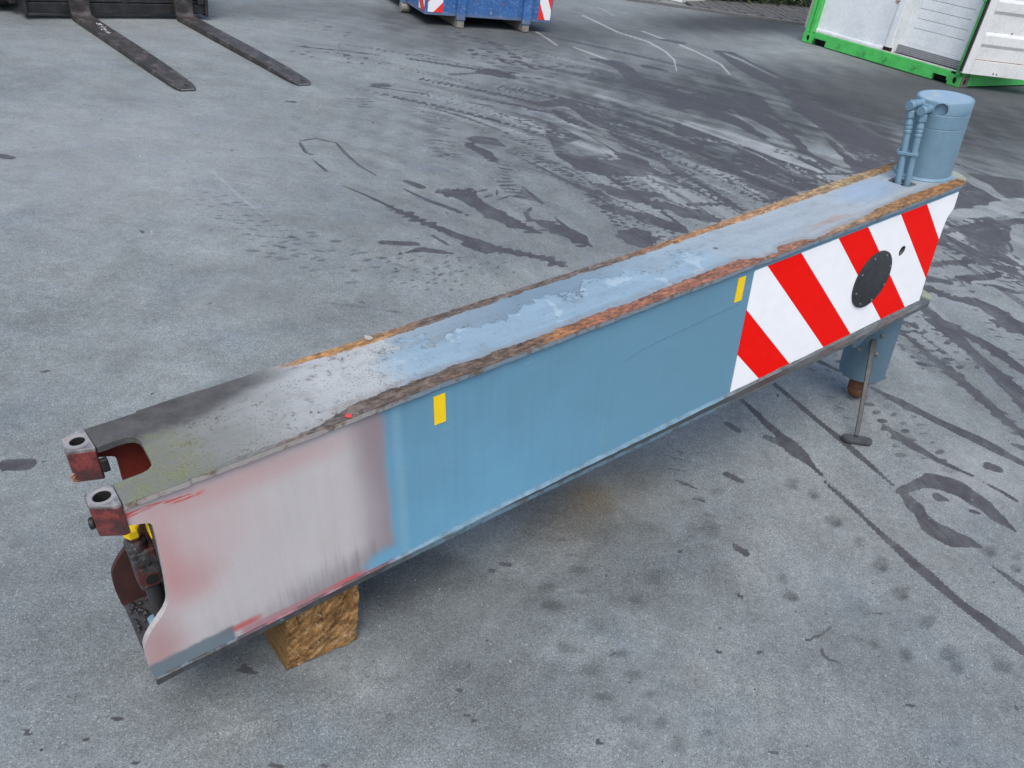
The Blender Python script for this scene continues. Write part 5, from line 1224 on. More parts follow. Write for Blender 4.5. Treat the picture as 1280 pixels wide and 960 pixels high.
for s_ in (-1, 1):
    for v in box(bm, -0.030, 0.030, 0.010 * s_ - 0.0032, 0.010 * s_ + 0.0032, -0.0045, 0.0045):
        pass
bmesh.ops.transform(bm, matrix=Matrix.Translation(c) @ Matrix.Rotation(math.atan2(0.034, -0.018), 4, 'Z'), verts=bm.verts)
pcmp = bp('pipe_clamp', mesh(bm), MJ, bevel=0.0012)
link('clamp_bolt', lathe_me([(0.005, -0.016), (0.005, 0.016)], c + Vector((-0.0, 0.034, 0)), (0.88, 0.47, 0), 6), MJ, pcmp)
# dark box under the slot
bp('slot_well', box_me(2.335, 2.41, 0.08, 0.18, -0.16, -0.15), M_HOLE)

# --- lower housing, rod foot, bracket and lever
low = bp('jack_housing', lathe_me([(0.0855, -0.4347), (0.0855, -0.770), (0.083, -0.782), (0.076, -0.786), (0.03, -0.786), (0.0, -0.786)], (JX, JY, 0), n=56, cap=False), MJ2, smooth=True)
bp('rod_foot', lathe_me([(0.024, -0.785), (0.024, -0.808), (0.030, -0.812), (0.0355, -0.822), (0.0375, -0.838), (0.036, -0.846), (0.0345, -0.848), (0.037, -0.852), (0.036, -0.868), (0.031, -0.882), (0.022, -0.892), (0.0, -0.896)], (JX, JY - 0.004, 0), n=32, cap=False), M_RUST, smooth=True)
bm = bmesh.new()
prof2 = [(2.275, -0.4348), (2.275, -0.545), (2.29, -0.572), (2.315, -0.580), (2.34, -0.570), (2.43, -0.50), (2.44, -0.4348)]
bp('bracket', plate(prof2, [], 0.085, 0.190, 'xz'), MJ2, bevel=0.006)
A_, B_ = Vector((2.428, 0.088, -0.600)), Vector((2.236, -0.048, -0.858))
bm = bmesh.new()
d_ = (B_ - A_).normalized(); side = d_.cross(Vector((0, 0, 1))).normalized(); upv = side.cross(d_)
pts = [A_ - d_ * 0.012, A_ + (B_ - A_) * 0.5 + upv * 0.004, A_ + (B_ - A_) * 0.84 + upv * 0.002, B_]
rings = []
for i, p in enumerate(pts):
    w = (0.0095, 0.0085, 0.0075, 0.0072)[i]
    rings.append([bm.verts.new(p + side * sx * w + upv * sy * 0.0055) for sx, sy in ((-1, -1), (1, -1), (1, 1), (-1, 1))])
for a_, b_ in zip(rings, rings[1:]):
    for i in range(4): bm.faces.new((a_[i], a_[(i + 1) % 4], b_[(i + 1) % 4], b_[i]))
bm.faces.new(rings[0][::-1]); bm.faces.new(rings[-1])
lev = bp('lever', mesh(bm), worn('lever_steel', (0.030, 0.036, 0.040), (0.06, 0.06, 0.06), 0.8, 30, 0.45, 0.1, 0.2), bevel=0.0018)
# oblong sole of the lever, lying on the yard
gu = RB.transposed() @ Vector((0, 0, 1)); gx_ = (RB.transposed() @ Vector((1, 0.0, 0))); gy_ = gu.cross(gx_)
bm = bmesh.new(); out = []
for i in range(24):
    a = 2 * math.pi * i / 24; cx = 0.034 * (1 if math.cos(a) >= 0 else -1)
    out.append((cx + 0.021 * math.cos(a), 0.021 * math.sin(a)))
c_ = RB.transposed() @ (Vector((1.262, 2.545, 0.002)) - B0)
lo_ = [bm.verts.new(c_ + gx_ * u + gy_ * w) for u, w in out]; hi_ = [bm.verts.new(c_ + gx_ * u + gy_ * w + gu * 0.013) for u, w in out]
for i in range(24): bm.faces.new((lo_[i], lo_[(i + 1) % 24], hi_[(i + 1) % 24], hi_[i]))
bm.faces.new(hi_); bm.faces.new(lo_[::-1])
link('lever_sole', mesh(bm), worn('sole_steel', (0.07, 0.075, 0.08), (0.035, 0.034, 0.034), 0.7, 30, 0.5), lev, bevel=0.002)
bolt = lathe_me([(0.0085, 0), (0.0085, 0.007), (0.006, 0.009)], (0, 0, 0), (-0.88, -0.47, 0), 6); bolt.materials.append(M_STEEL)
for dx, dz in ((-0.03, 0.025), (0.032, 0.03), (-0.032, -0.045), (0.03, -0.05)):
    a = math.radians(208) + dx / 0.085
    o = bpy.data.objects.new('flange_bolt', bolt); COL.objects.link(o); o.parent = low
    o.location = (JX + 0.085 * math.cos(a), JY + 0.085 * math.sin(a), -0.60 + dz)
link('bolt_plate', lathe_me([(0.03, -0.004), (0.03, 0.002)], (JX + 0.0845 * math.cos(math.radians(208)), JY + 0.0845 * math.sin(math.radians(208)), -0.6), (-0.88, -0.47, 0), 4), MJ2, low)

# ================================================================== TIMBER BLOCK
def m_wood():
    g = NG('weathered_timber'); x, y, z = g.xyz()
    b = g.noise(13, 5, 0.72); n = g.noise(55, 6, 0.78, dist=0.8); f = g.noise(240, 3, 0.7)
    wv = g.vadd(g.co, g.vmul(g.noise(9, 3, 0.6, color=True), (0.035, 0.02, 0.035)))
    sx, sy, sz = g.xyz(wv)
    rad = g.math('SQRT', g.add(g.math('POWER', g.add(sx, 0.06), 2.0), g.math('POWER', g.sub(sz, 0.30), 2.0)))
    ring = g.math('PINGPONG', g.mul(rad, 95.0), 1.0)
    c = g.ramp(g.add(g.mul(b, 0.5), g.mul(n, 0.5)), [(0.36, (0.075, 0.038, 0.015)), (0.46, (0.22, 0.115, 0.042)), (0.56, (0.39, 0.225, 0.09)), (0.68, (0.56, 0.42, 0.26))])
    c = g.mulc(0.5, c, g.grey(g.add(0.55, g.mul(g.ss(ring, 0.1, 0.9), 0.75))))
    c = g.mulc(0.9, c, g.grey(g.add(0.45, g.mul(f, 1.05))))
    for k, (ang_, sc_, th_, col_) in enumerate(((0.5, (200, 60, 30), 0.67, (0.62, 0.50, 0.34)), (-0.9, (170, 60, 26), 0.68, (0.55, 0.40, 0.24)), (0.2, (120, 60, 22), 0.69, (0.03, 0.02, 0.012)))):
        rv = g.t.nodes.new('ShaderNodeVectorRotate'); rv.rotation_type = 'Y_AXIS'; rv.inputs['Angle'].default_value = ang_; g.put(rv.inputs['Vector'], g.vadd(g.co, (k, k, k)))
        c = g.mix(g.mul(g.ss(g.noise(1, 3, 0.6, vec=g.vmul(rv.outputs[0], sc_)), th_ - 0.03, th_), 0.75), c, col_)
    # long side: weathered grain
    side = g.ss(x, 0.003, 0.0005)
    gr = g.noise(1, 4, 0.7, vec=g.vmul(g.co, (60, 6, 130)))
    c = g.mix(g.mul(side, 0.8), c, g.ramp(gr, [(0.35, (0.06, 0.035, 0.018)), (0.6, (0.30, 0.18, 0.07))]))
    hgt = g.add(g.mul(n, 1.1), g.add(g.mul(f, 0.35), g.mul(ring, 0.15)))
    return g.done(c, 0.85, 0, g.bump(hgt, 1.0, 0.007), 0.2)
ang = math.atan2(1.3235 - 1.2067, -0.2692 + 0.3996)
WB = Matrix.Rotation(ang, 3, 'Z')
bm = bmesh.new()
W_, D_ = 0.175, 0.46
nx_, nz_ = 10, 9
vs = box(bm, 0, W_, 0, D_, 0, 0.2)
bmesh.ops.subdivide_edges(bm, edges=bm.edges, cuts=19, use_grid_fill=True)
rg = random.Random(11)
for v in bm.verts:
    v.co.z *= 0.1975 / 0.2 * (1 + 0.092 * v.co.x / W_ - 0.05 * v.co.y / D_)     # top crushed to the slope of the beam
    if v.co.y < 0.002:
        v.co.y += rg.uniform(-0.002, 0.0035) + 0.003 * math.sin(v.co.x * 70 + v.co.z * 31) * math.sin(v.co.z * 60)
    for k in range(2):
        if k == 0: v.co.x += rg.uniform(-0.0018, 0.0018)
        elif v.co.z < 0.18: v.co.z = max(0.0, v.co.z + rg.uniform(-0.0015, 0.0015))
    if v.co.y < 0.004 and v.co.z > 0.16: v.co.y += rg.uniform(0, 0.004)
blk = link('timber_block', mesh(bm), m_wood(), smooth=True)
blk.matrix_world = Matrix.Translation((-0.3996, 1.2067, 0.001)) @ WB.to_4x4()
tag(blk, 'short sawn brown timber block standing on the asphalt under the left end of the beam', 'timber block')

# ================================================================== FORKLIFT
M_FORK = worn('fork_steel', (0.045, 0.042, 0.041), (0.15, 0.135, 0.13), 0.9, 13, 0.6, 0.3, 0.1, grain=0.25)
M_CARR = worn('carriage_steel', (0.032, 0.032, 0.034), (0.07, 0.068, 0.068), 0.7, 9, 0.40, 0.1, 0.3)
M_TYRE = worn('tyre_rubber', (0.022, 0.022, 0.023), (0.05, 0.05, 0.05), 0.6, 20, 0.8)
M_EDGE = worn('scoured_edge', (0.34, 0.34, 0.35), (0.15, 0.14, 0.14), 0.5, 30, 0.35, 0, 0.6)
fa = -0.78803
FRM = Matrix.Rotation(fa, 3, 'Z')         # local x = along the forks, y = across
fk = empty('forklift', (-4.037, 7.0744, 0), FRM)
tag(fk, 'dark steel forklift with two long forks lowered flat onto the asphalt at the upper left', 'forklift')
def fork_me():
    bm = bmesh.new()
    L, w = 2.155, 0.152
    xs = [0.0, 0.5, 1.2, 1.75, 2.02, 2.10, 2.135, 2.155]; hs = [0.046, 0.045, 0.044, 0.036, 0.026, 0.021, 0.018, 0.015]; ws = [1, 1, 1, 1, 1, 0.92, 0.80, 0.62]
    rings = []
    for x, h, k in zip(xs, hs, ws):
        y0, y1 = w / 2 - w / 2 * k, w / 2 + w / 2 * k
        rings.append([bm.verts.new(p) for p in ((x, y0, 0.004), (x, y1, 0.004), (x, y1, h), (x, y0, h))])
    for a, b in zip(rings, rings[1:]):
        for i in range(4):
            f = bm.faces.new((a[i], a[(i + 1) % 4], b[(i + 1) % 4], b[i]))
    bm.faces.new(rings[-1]).material_index = 1
    # curved heel and the upright shank
    prev = rings[0]
    for k in range(1, 7):
        t = math.pi / 2 * k / 6; ro, ri = 0.075, 0.03
        xo, zo = -ro * math.sin(t), 0.004 + ro * (1 - math.cos(t)); xi, zi = -ri * math.sin(t), 0.046 + ri * (1 - math.cos(t))
        r = [bm.verts.new(p) for p in ((xo, 0, zo), (xo, w, zo), (xi, w, zi), (xi, 0, zi))]
        for i in range(4): bm.faces.new((prev[i], prev[(i + 1) % 4], r[(i + 1) % 4], r[i]))
        prev = r
    r = [bm.verts.new(p) for p in ((-0.075, 0, 0.62), (-0.075, w, 0.62), (-0.035, w, 0.62), (-0.03, 0, 0.62))]
    for i in range(4): bm.faces.new((prev[i], prev[(i + 1) % 4], r[(i + 1) % 4], r[i]))
    bm.faces.new(r)
    return mesh(bm)
fme = fork_me(); fme.materials.append(M_FORK); fme.materials.append(M_EDGE)
eye = lathe_me([(0.014, 0), (0.014, 0.0012)], (2.085, 0.090, 0.0215), (0.05, 0, 1), 12); eye.materials.append(M_HOLE)
for y in (0.0, 0.8643):
    o = bpy.data.objects.new('fork', fme); COL.objects.link(o); o.parent = fk; o.location = (0, y, 0)
    b = o.modifiers.new('bevel', 'BEVEL'); b.width = 0.004; b.segments = 2; b.limit_method = 'ANGLE'
    e = bpy.data.objects.new('eyelet', eye); COL.objects.link(e); e.parent = o
Y0, Y1 = -0.34, 1.19
def fp(name, me, mat, **k): return link(name, me, mat, fk, **k)
fp('lower_bar', box_me(-0.175, -0.085, Y0 + .03, Y1 - .03, 0.045, 0.125), M_CARR, bevel=0.006)
fp('lower_bar', box_me(-0.150, -0.100, Y0 + .03, Y1 - .03, 0.128, 0.150), M_CARR, bevel=0.006)
bm = bmesh.new(); tube(bm, [(-0.16, Y0 + .03, 0.235), (-0.16, Y1 - .03, 0.235)], 0.032, 14)
fp('shaft', mesh(bm), worn('shaft_steel', (0.28, 0.28, 0.285), (0.12, 0.12, 0.12), 0.5, 20, 0.3, 0, 0.7), smooth=True)
fp('upper_bar', box_me(-0.175, -0.080, Y0 + .03, Y1 - .03, 0.50, 0.60), M_CARR, bevel=0.006)
fp('back_sheet', box_me(-0.235, -0.225, Y0 + .03, Y1 - .03, 0.05, 0.60), M_HOLE)
for y in (Y0, Y1 - 0.05):
    bm = bmesh.new(); s_ = box(bm, -0.23, -0.055, y, y + 0.03, 0.028, 0.66)
    fp('end_cheek', mesh(bm), M_CARR, bevel=0.012)
fp('rib', box_me(-0.17, -0.09, 0.43, 0.485, 0.126, 0.50), M_CARR, bevel=0.004)
fp('stop_lug', box_me(-0.10, -0.06, 1.075, 1.135, 0.13, 0.19), M_CARR, bevel=0.006)
for y in (0.02, 0.80):
    fp('mast_rail', box_me(-0.40, -0.26, y - 0.05, y + 0.03, 0.12, 2.1), M_CARR, bevel=0.004)
fp('mast_tie', box_me(-0.38, -0.30, 0.05, 0.75, 1.95, 2.07), M_CARR, bevel=0.004)
for y in (-0.52, 1.02):
    w = fp('wheel', lathe_me([(0.16, -0.02), (0.30, -0.01), (0.345, 0.03), (0.355, 0.13), (0.345, 0.23), (0.30, 0.27), (0.16, 0.275)], (-0.72, y, 0.355), (0, 1, 0), 40), M_TYRE, smooth=True)
    link('rim', lathe_me([(0.158, -0.004), (0.158, 0.26)], (-0.72, y, 0.355), (0, 1, 0), 24), worn('rim_grey', (0.3, 0.3, 0.3), (0.1, 0.1, 0.1), 0.6), w, smooth=True)
bm = bmesh.new(); tube(bm, [(-0.42, -0.98, 0.13), (-0.42, -0.38, 0.13)], 0.085, 20)
rl = fp('roller', mesh(bm), M_TYRE, smooth=True)
link('roller_cap', lathe_me([(0.088, 0), (0.088, 0.012), (0.05, 0.016)], (-0.42, -0.985, 0.13), (0, -1, 0), 20), M_CARR, rl, smooth=True)
fp('roller_arm', box_me(-0.46, -0.24, -0.40, -0.345, 0.08, 0.20), M_CARR, bevel=0.01)
bm = bmesh.new()
for pr in ([(-0.55, 0.30), (-0.55, 1.05), (-1.1, 1.15), (-2.2, 1.2), (-2.35, 0.9), (-2.3, 0.35)],):
    a_ = [bm.verts.new((x, -0.25, z)) for x, z in pr]; b_ = [bm.verts.new((x, 1.1, z)) for x, z in pr]
    n = len(pr)
    for i in range(n): bm.faces.new((a_[i], a_[(i + 1) % n], b_[(i + 1) % n], b_[i]))
    bm.faces.new(a_[::-1]); bm.faces.new(b_)
fp('body', mesh(bm), worn('forklift_paint', (0.42, 0.20, 0.02), (0.1, 0.06, 0.03), 0.5), bevel=0.04)
for y in (-0.2, 0.95):
    fp('wheel', lathe_me([(0.1, -0.01), (0.24, 0.0), (0.26, 0.03), (0.26, 0.13), (0.24, 0.16), (0.1, 0.165)], (-1.95, y - 0.02, 0.262), (0, 1, 0), 32), M_TYRE, smooth=True)
# white paint spatter on the nearer fork
bm = bmesh.new()
for k in range(44):
    t = random.random() ** 1.4; x, y = 0.30 + 0.36 * t + random.uniform(-.03, .03), 0.105 - 0.04 * t + random.gauss(0, .016)
    r = random.uniform(0.002, 0.010)
    bm.faces.new([bm.verts.new((x + 2 * r * math.cos(a), y + 0.6 * r * math.sin(a), 0.0468 - 0.0018 * x + random.uniform(0, 0.0005))) for a in (0, 1, 2, 3, 4, 5)])
tag(fp('paint_spatter', mesh(bm), worn('white_spatter', (0.6, 0.6, 0.6), (0.4, 0.4, 0.4), 0.5)), kind='stuff')

# ================================================================== BLUE SKIP
def m_skip():
    g = NG('skip_paint'); n = g.noise(7, 5, 0.7); f = g.noise(26, 4, 0.75); x, y, z = g.xyz()
    c = g.ramp(n, [(0.3, (0.022, 0.085, 0.25)), (0.7, (0.04, 0.135, 0.36))])
    c = g.mix(g.mul(g.ss(f, 0.56, 0.62), 0.5), c, (0.22, 0.34, 0.52)); c = g.mix(g.mul(g.ss(g.noise(60, 4, 0.75), 0.60, 0.64), 0.7), c, (0.45, 0.50, 0.56))
    c = g.mix(g.mul(g.ss(g.noise(11, 5, 0.7, vec=g.vadd(g.co, (4, 4, 4))), 0.60, 0.66), 0.75), c, (0.36, 0.33, 0.29))
    c = g.mix(g.mul(g.ss(g.noise(9, 5, 0.7, vec=g.vadd(g.co, (1, 8, 2))), 0.61, 0.66), 0.8), c, (0.15, 0.08, 0.04))
    lo = g.ss(g.add(z, g.mul(g.sub(f, 0.5), 0.08)), 0.155, 0.115)
    c = g.mix(g.mul(lo, 0.5), c, (0.16, 0.17, 0.18))
    return g.done(c, 0.5, 0, g.bump(n, 0.3, 0.01))
MS = m_skip(); M_SKID = worn('bare_skid', (0.27, 0.26, 0.24), (0.11, 0.08, 0.06), 0.6, 20, 0.7, 0.4)
sa = math.atan2(0.72, 1.31)
sk = empty('skip_container', (-1.52, 9.40, 0), Matrix.Rotation(sa, 3, 'Z'))
tag(sk, 'blue steel skip container with red and white corner stickers, raised on short skids', 'skip')
def sp(name, me, mat, parent=None, **k): return link(name, me, mat, parent or sk, **k)
SW, SD, SH = 1.495, 3.6, 1.35
sp('front_panel', box_me(0.0, SW, 0.0, 0.045, 0.105, SH), MS, bevel=0.006)
sp('floor_plate', box_me(0.01, SW - .01, 0.045, SD, 0.11, 0.16), MS)
sp('side_panel', box_me(0.0, 0.045, 0.046, SD, 0.105, SH), MS, bevel=0.006)
sp('side_panel', box_me(SW - 0.045, SW, 0.046, SD, 0.105, SH), MS, bevel=0.006)
sp('rear_panel', box_me(0.046, SW - 0.046, SD - 0.045, SD, 0.161, SH), MS)
sp('top_rim', box_me(-0.03, SW + 0.03, -0.035, 0.05, SH, SH + 0.1), MS, bevel=0.01)
for x in (0.345, 1.125):
    r = sp('rib', box_me(x, x + 0.10, -0.055, -0.001, 0.075, SH - 0.01), MS, bevel=0.012)
    sp('skid', box_me(x + 0.012, x + 0.092, -0.045, SD - 0.2, 0.002, 0.104), M_SKID, bevel=0.006)
for yy in (0.62, 1.5, 2.4):
    sp('side_rib', box_me(-0.05, -0.001, yy, yy + 0.10, 0.06, SH), MS, bevel=0.01)
    sp('side_rib', box_me(SW + 0.001, SW + 0.05, yy, yy + 0.10, 0.06, SH), MS, bevel=0.01)
sp('roller_foot', lathe_me([(0.05, 0), (0.055, 0.01), (0.055, 0.09), (0.05, 0.1)], (-0.055, 0.66, 0.056), (1, 0, 0), 16), M_SKID, smooth=True)
def m_foil(name, dirn, ph, per):
    g = NG(name); x, y, z = g.xyz()
    u = g.math('FRACT', g.add(g.math('DIVIDE', g.add(g.add(x, g.mul(y, 1.0)), g.mul(z, dirn)), per), ph))
    c = g.mix(g.mul(g.ss(u, 0.0, 0.02), g.ss(u, 0.5, 0.48)), (0.72, 0.73, 0.74), (0.72, 0.03, 0.02))
    c = g.mix(g.mul(g.ss(g.noise(20, 4, 0.7), 0.6, 0.7), 0.3), c, (0.4, 0.38, 0.36))
    return g.done(c, 0.4)
sp('warning_sticker', box_me(0.03, 0.195, -0.004, -0.0005, 0.135, 0.70), m_foil('foil_left', -1.0, 0.165, 0.30))
sp('warning_sticker', box_me(-0.004, -0.0005, 0.02, 0.20, 0.14, 0.70), m_foil('foil_side', -1.0, 0.55, 0.30))
sp('warning_sticker', box_me(SW - 0.165, SW - 0.015, -0.004, -0.0005, 0.135, 0.70), m_foil('foil_right', 0.5, 0.77, 0.22))

# ================================================================== GREEN AND WHITE CONTAINER
M_GRN = worn('green_paint', (0.085, 0.56, 0.125), (0.06, 0.36, 0.09), 0.7, 9, 0.5, 0.22)
M_GRN2 = worn('green_paint_worn', (0.05, 0.42, 0.09), (0.16, 0.26, 0.14), 0.6, 14, 0.5, 0.2)
M_CW = worn('white_panel', (0.72, 0.76, 0.78), (0.56, 0.62, 0.65), 0.7, 3.0, 0.40, 0.02, grain=0.05)
M_CWR = worn('white_door', (0.66, 0.68, 0.68), (0.50, 0.52, 0.50), 0.6, 3, 0.45, 0.04, grain=0.06)
M_CHQ = worn('chequer_plate', (0.26, 0.28, 0.30), (0.14, 0.14, 0.15), 0.6, 20, 0.45, 0.1, 0.5)
M_RUSTHOLE = worn('rust_hole', (0.035, 0.016, 0.010), (0.07, 0.03, 0.015), 0.6, 20, 0.9)
ca = -0.89912
CT = empty('storage_container', (3.2479, 12.712, 0), Matrix.Rotation(ca, 3, 'Z'))
tag(CT, 'open storage container with bright green steel frame and white panels at the upper right', 'container')
def cp(name, me, mat, parent=None, **k): return link(name, me, mat, parent or CT, **k)
CW_, CL, CH = 2.417, 6.0, 2.59
def casting(x, y, z):
    ins = []
    o = cp('corner_casting', plate([(x, z), (x + 0.165, z), (x + 0.165, z + 0.125), (x, z + 0.125)], [circ(x + 0.085, z + 0.062, 0.026, 16, 0.038)], y, y + 0.02, 'xz'), M_GRN2 if x > 1 else M_GRN, bevel=0.003)
    link('casting_body', box_me(x + 0.001, x + 0.164, y + 0.021, y + 0.178, z + 0.001, z + 0.124), M_GRN2, o)
    link('casting_hole', lathe_me([(1, 0), (1, 0.001)], n=16), M_HOLE, o)
    h = o.children[-1]; h.location = (x + 0.085, y + 0.0205, z + 0.062); h.rotation_euler = (R(90), 0, 0); h.scale = (0.027, 0.039, 1)
    return o
for x in (0.0, CW_ - 0.165):
    for z in (0.004, CH - 0.125):
        casting(x, 0.0, z)
cs = cp('corner_casting', plate([(0.02, 0.006), (0.178, 0.006), (0.178, 0.127), (0.02, 0.127)], [circ(0.095, 0.066, 0.03, 16, 0.036)], CW_ + 0.0005, CW_ + 0.006, 'yz'), worn('rusty_casting', (0.16, 0.14, 0.11), (0.05, 0.14, 0.05), 0.7, 20, 0.7, 0.4))
link('casting_hole', box_me(CW_ + 0.0002, CW_ + 0.001, 0.06, 0.13, 0.025, 0.108), M_HOLE, cs)
rail_out = [(0.166, 0.045), (0.176, 0.045), (0.176, 0.082), (0.385, 0.082), (0.385, 0.008), (2.035, 0.008), (2.035, 0.082), (2.225, 0.082), (2.225, 0.045), (CW_ - 0.166, 0.045), (CW_ - 0.166, 0.158), (0.166, 0.158)]
cp('bottom_rail', plate(rail_out, [], 0.012, 0.075, 'xz'), M_GRN, bevel=0.004)
cp('pocket_shade_box', box_me(0.15, CW_ - 0.15, 0.085, 0.30, 0.02, 0.15), M_HOLE)  # added dark box, stands in for the shade inside the fork pockets
cp('top_rail', box_me(0.166, CW_ - 0.166, 0.012, 0.075, CH - 0.13, CH - 0.01), M_GRN, bevel=0.004)
for x0, x1 in ((0.004, 0.055), (0.075, 0.130)):
    cp('corner_post', box_me(x0, x1, 0.008 if x0 < .05 else 0.02, 0.10, 0.129, CH - 0.126), M_GRN, bevel=0.006)
cp('post_web', box_me(0.055, 0.075, 0.04, 0.10, 0.129, CH - 0.126), M_GRN2)
cp('corner_post', box_me(CW_ - 0.115, CW_ - 0.003, 0.03, 0.12, 0.129, CH - 0.126), M_GRN2, bevel=0.006)
bm = bmesh.new(); tube(bm, [(CW_ - 0.060, 0.004, 0.25), (CW_ - 0.060, 0.004, CH - 0.35)], 0.030, 14)
lk = cp('lock_bar', mesh(bm), M_GRN, smooth=True)
bm = bmesh.new(); tube(bm, [(CW_ - 0.060, 0.004, 0.13), (CW_ - 0.060, 0.004, 0.249)], 0.024, 12)
link('bar_end', mesh(bm), M_GRN2, lk, smooth=True)
for z in (0.95, 1.75):
    link('bar_keeper', box_me(CW_ - 0.10, CW_ - 0.02, -0.04, -0.028, z, z + 0.05), M_GRN, lk, bevel=0.003)
cp('threshold', box_me(0.14, CW_ - 0.118, 0.03, 0.11, 0.159, 0.168), worn('scuffed_white_sill', (0.55, 0.56, 0.56), (0.22, 0.2, 0.17), 0.6, 16, 0.6, 0.35), bevel=0.002)
cp('wall_panel', box_me(0.131, 1.235, 0.085, 0.12, 0.169, CH - 0.13), M_CW)
cp('panel_foot', box_me(0.135, 1.20, 0.060, 0.0845, 0.169, 0.198), M_CW, bevel=0.004)
cp('rust_gap', box_me(1.215, 1.345, 0.070, 0.084, 0.169, 0.212), M_RUSTHOLE, bevel=0.006)
cp('jamb', box_me(1.245, 1.335, 0.050, 0.20, 0.213, CH - 0.13), M_CW, bevel=0.006)
cp('jamb_return', box_me(1.337, 1.350, 0.085, 0.36, 0.169, CH - 0.13), M_CW)
cp('door_frame', plate([(1.351, 0.169), (2.295, 0.169), (2.295, CH - 0.13), (1.351, CH - 0.13)], [[(1.46, 0.300), (2.15, 0.300), (2.15, 2.36), (1.46, 2.36)]], 0.205, 0.24, 'xz'), M_CW, bevel=0.002)
slm = box_me(1.4605, 2.1495, 0.2065, 0.235, 0.0, 0.1095); slm.materials.append(M_CW)
for k in range(18):
    o = bpy.data.objects.new('slat', slm); COL.objects.link(o); o.parent = CT; o.location = (0, random.uniform(-0.0006, 0.0006), 0.302 + 0.1143 * k - 0.041)
    if k == 0: o.location.z = 0.302 - 0.0; 
cp('slat_backing', box_me(1.455, 2.155, 0.245, 0.25, 0.295, 2.37), M_HOLE)
# chequered kick plate with raised lozenges
kp = cp('kick_plate', box_me(1.352, 2.29, 0.165, 0.2045, 0.1695, 0.265), M_CHQ, bevel=0.003)
bm = bmesh.new()
for i in range(46):
    for j in range(4):
        cx, cz = 1.365 + i * 0.02 + (0.01 if j % 2 else 0), 0.182 + j * 0.022; s_ = 1 if (i + j) % 2 else -1
        v = [bm.verts.new((cx + a * 0.008 + b * 0.002 * s_, 0.1648 - h, cz + a * 0.007 * s_ - b * 0.002)) for a, b, h in ((-1, 0, 0), (0, -1, 0), (1, 0, 0), (0, 1, 0), (0, 0, 0.003))]
        for k in range(4): bm.faces.new((v[k], v[(k + 1) % 4], v[4]))
tag(link('tread_lozenges', mesh(bm), worn('lozenge_steel', (0.68, 0.70, 0.72), (0.2, 0.2, 0.2), 0.5, 30, 0.35, 0, 0.5), kp), kind='stuff')
# lashing rings on the rail
bm = bmesh.new(); tube(bm, [(-0.02, -0.002, 0.008), (-0.021, -0.014, -0.004), (-0.012, -0.018, -0.018), (0.0, -0.014, -0.024), (0.012, -0.018, -0.018), (0.021, -0.014, -0.004), (0.02, -0.002, 0.008)], 0.0055, 8); box(bm, -0.032, 0.032, -0.006, 0.0, 0.0, 0.020)
rg_me = mesh(bm); rg_me.materials.append(M_GRN2)
for x in (0.612, 1.016, 1.351, 1.766):
    o = bpy.data.objects.new('lashing_ring', rg_me); COL.objects.link(o); o.parent = CT; o.location = (x, 0.0118, 0.088)
# small reddish stencil mark on the panel, worn and unreadable
bm = bmesh.new()
for x0, z0, x1, z1, w in ((1.16, 0.742, 1.225, 0.750, 0.007), (1.165, 0.727, 1.175, 0.744, 0.006), (1.185, 0.722, 1.195, 0.745, 0.006), (1.205, 0.726, 1.213, 0.747, 0.006), (1.215, 0.765, 1.232, 0.80, 0.008), (1.17, 0.715, 1.21, 0.720, 0.005)):
    d = Vector((x1 - x0, 0, z1 - z0)).normalized(); n = Vector((-d.z, 0, d.x)) * w
    a, b = Vector((x0, 0.0842, z0)), Vector((x1, 0.0842, z1))
    bm.faces.new([bm.verts.new(p) for p in (a - n, b - n, b + n, a + n)])
cp('stencil_mark', mesh(bm), worn('brown_stencil', (0.35, 0.17, 0.14), (0.5, 0.4, 0.38), 0.7, 60))
# box body behind
def corrug(name, x, ya, yb, z0, z1, mat):
    bm = bmesh.new(); n = int((yb - ya) / 0.07); prev = None
    for i in range(n + 1):
        y = ya + (yb - ya) * i / n; xo = x + (0.036 if (i % 4) in (1, 2) else 0.0)
        c = (bm.verts.new((xo, y, z0)), bm.verts.new((xo, y, z1)))
        if prev: bm.faces.new((prev[0], c[0], c[1], prev[1]))
        prev = c
    return cp(name, mesh(bm), mat)
corrug('side_wall', 0.03, 0.18, CL, 0.16, CH - 0.1, M_GRN)
corrug('side_wall', CW_ - 0.06, 0.18, CL, 0.16, CH - 0.1, M_GRN)
cp('rear_wall', box_me(0.05, CW_ - 0.05, CL - 0.05, CL, 0.16, CH - 0.02), M_GRN)
cp('roof', box_me(0.02, CW_ - 0.02, 0.13, CL, CH - 0.06, CH - 0.02), M_GRN)
cp('floor_deck', box_me(0.06, CW_ - 0.06, 0.31, CL - 0.06, 0.12, 0.158), M_HOLE)
for x0 in (0.005, CW_ - 0.055):
    cp('side_rail', box_me(x0, x0 + 0.05, 0.179, CL, 0.012, 0.158), M_GRN, bevel=0.004)
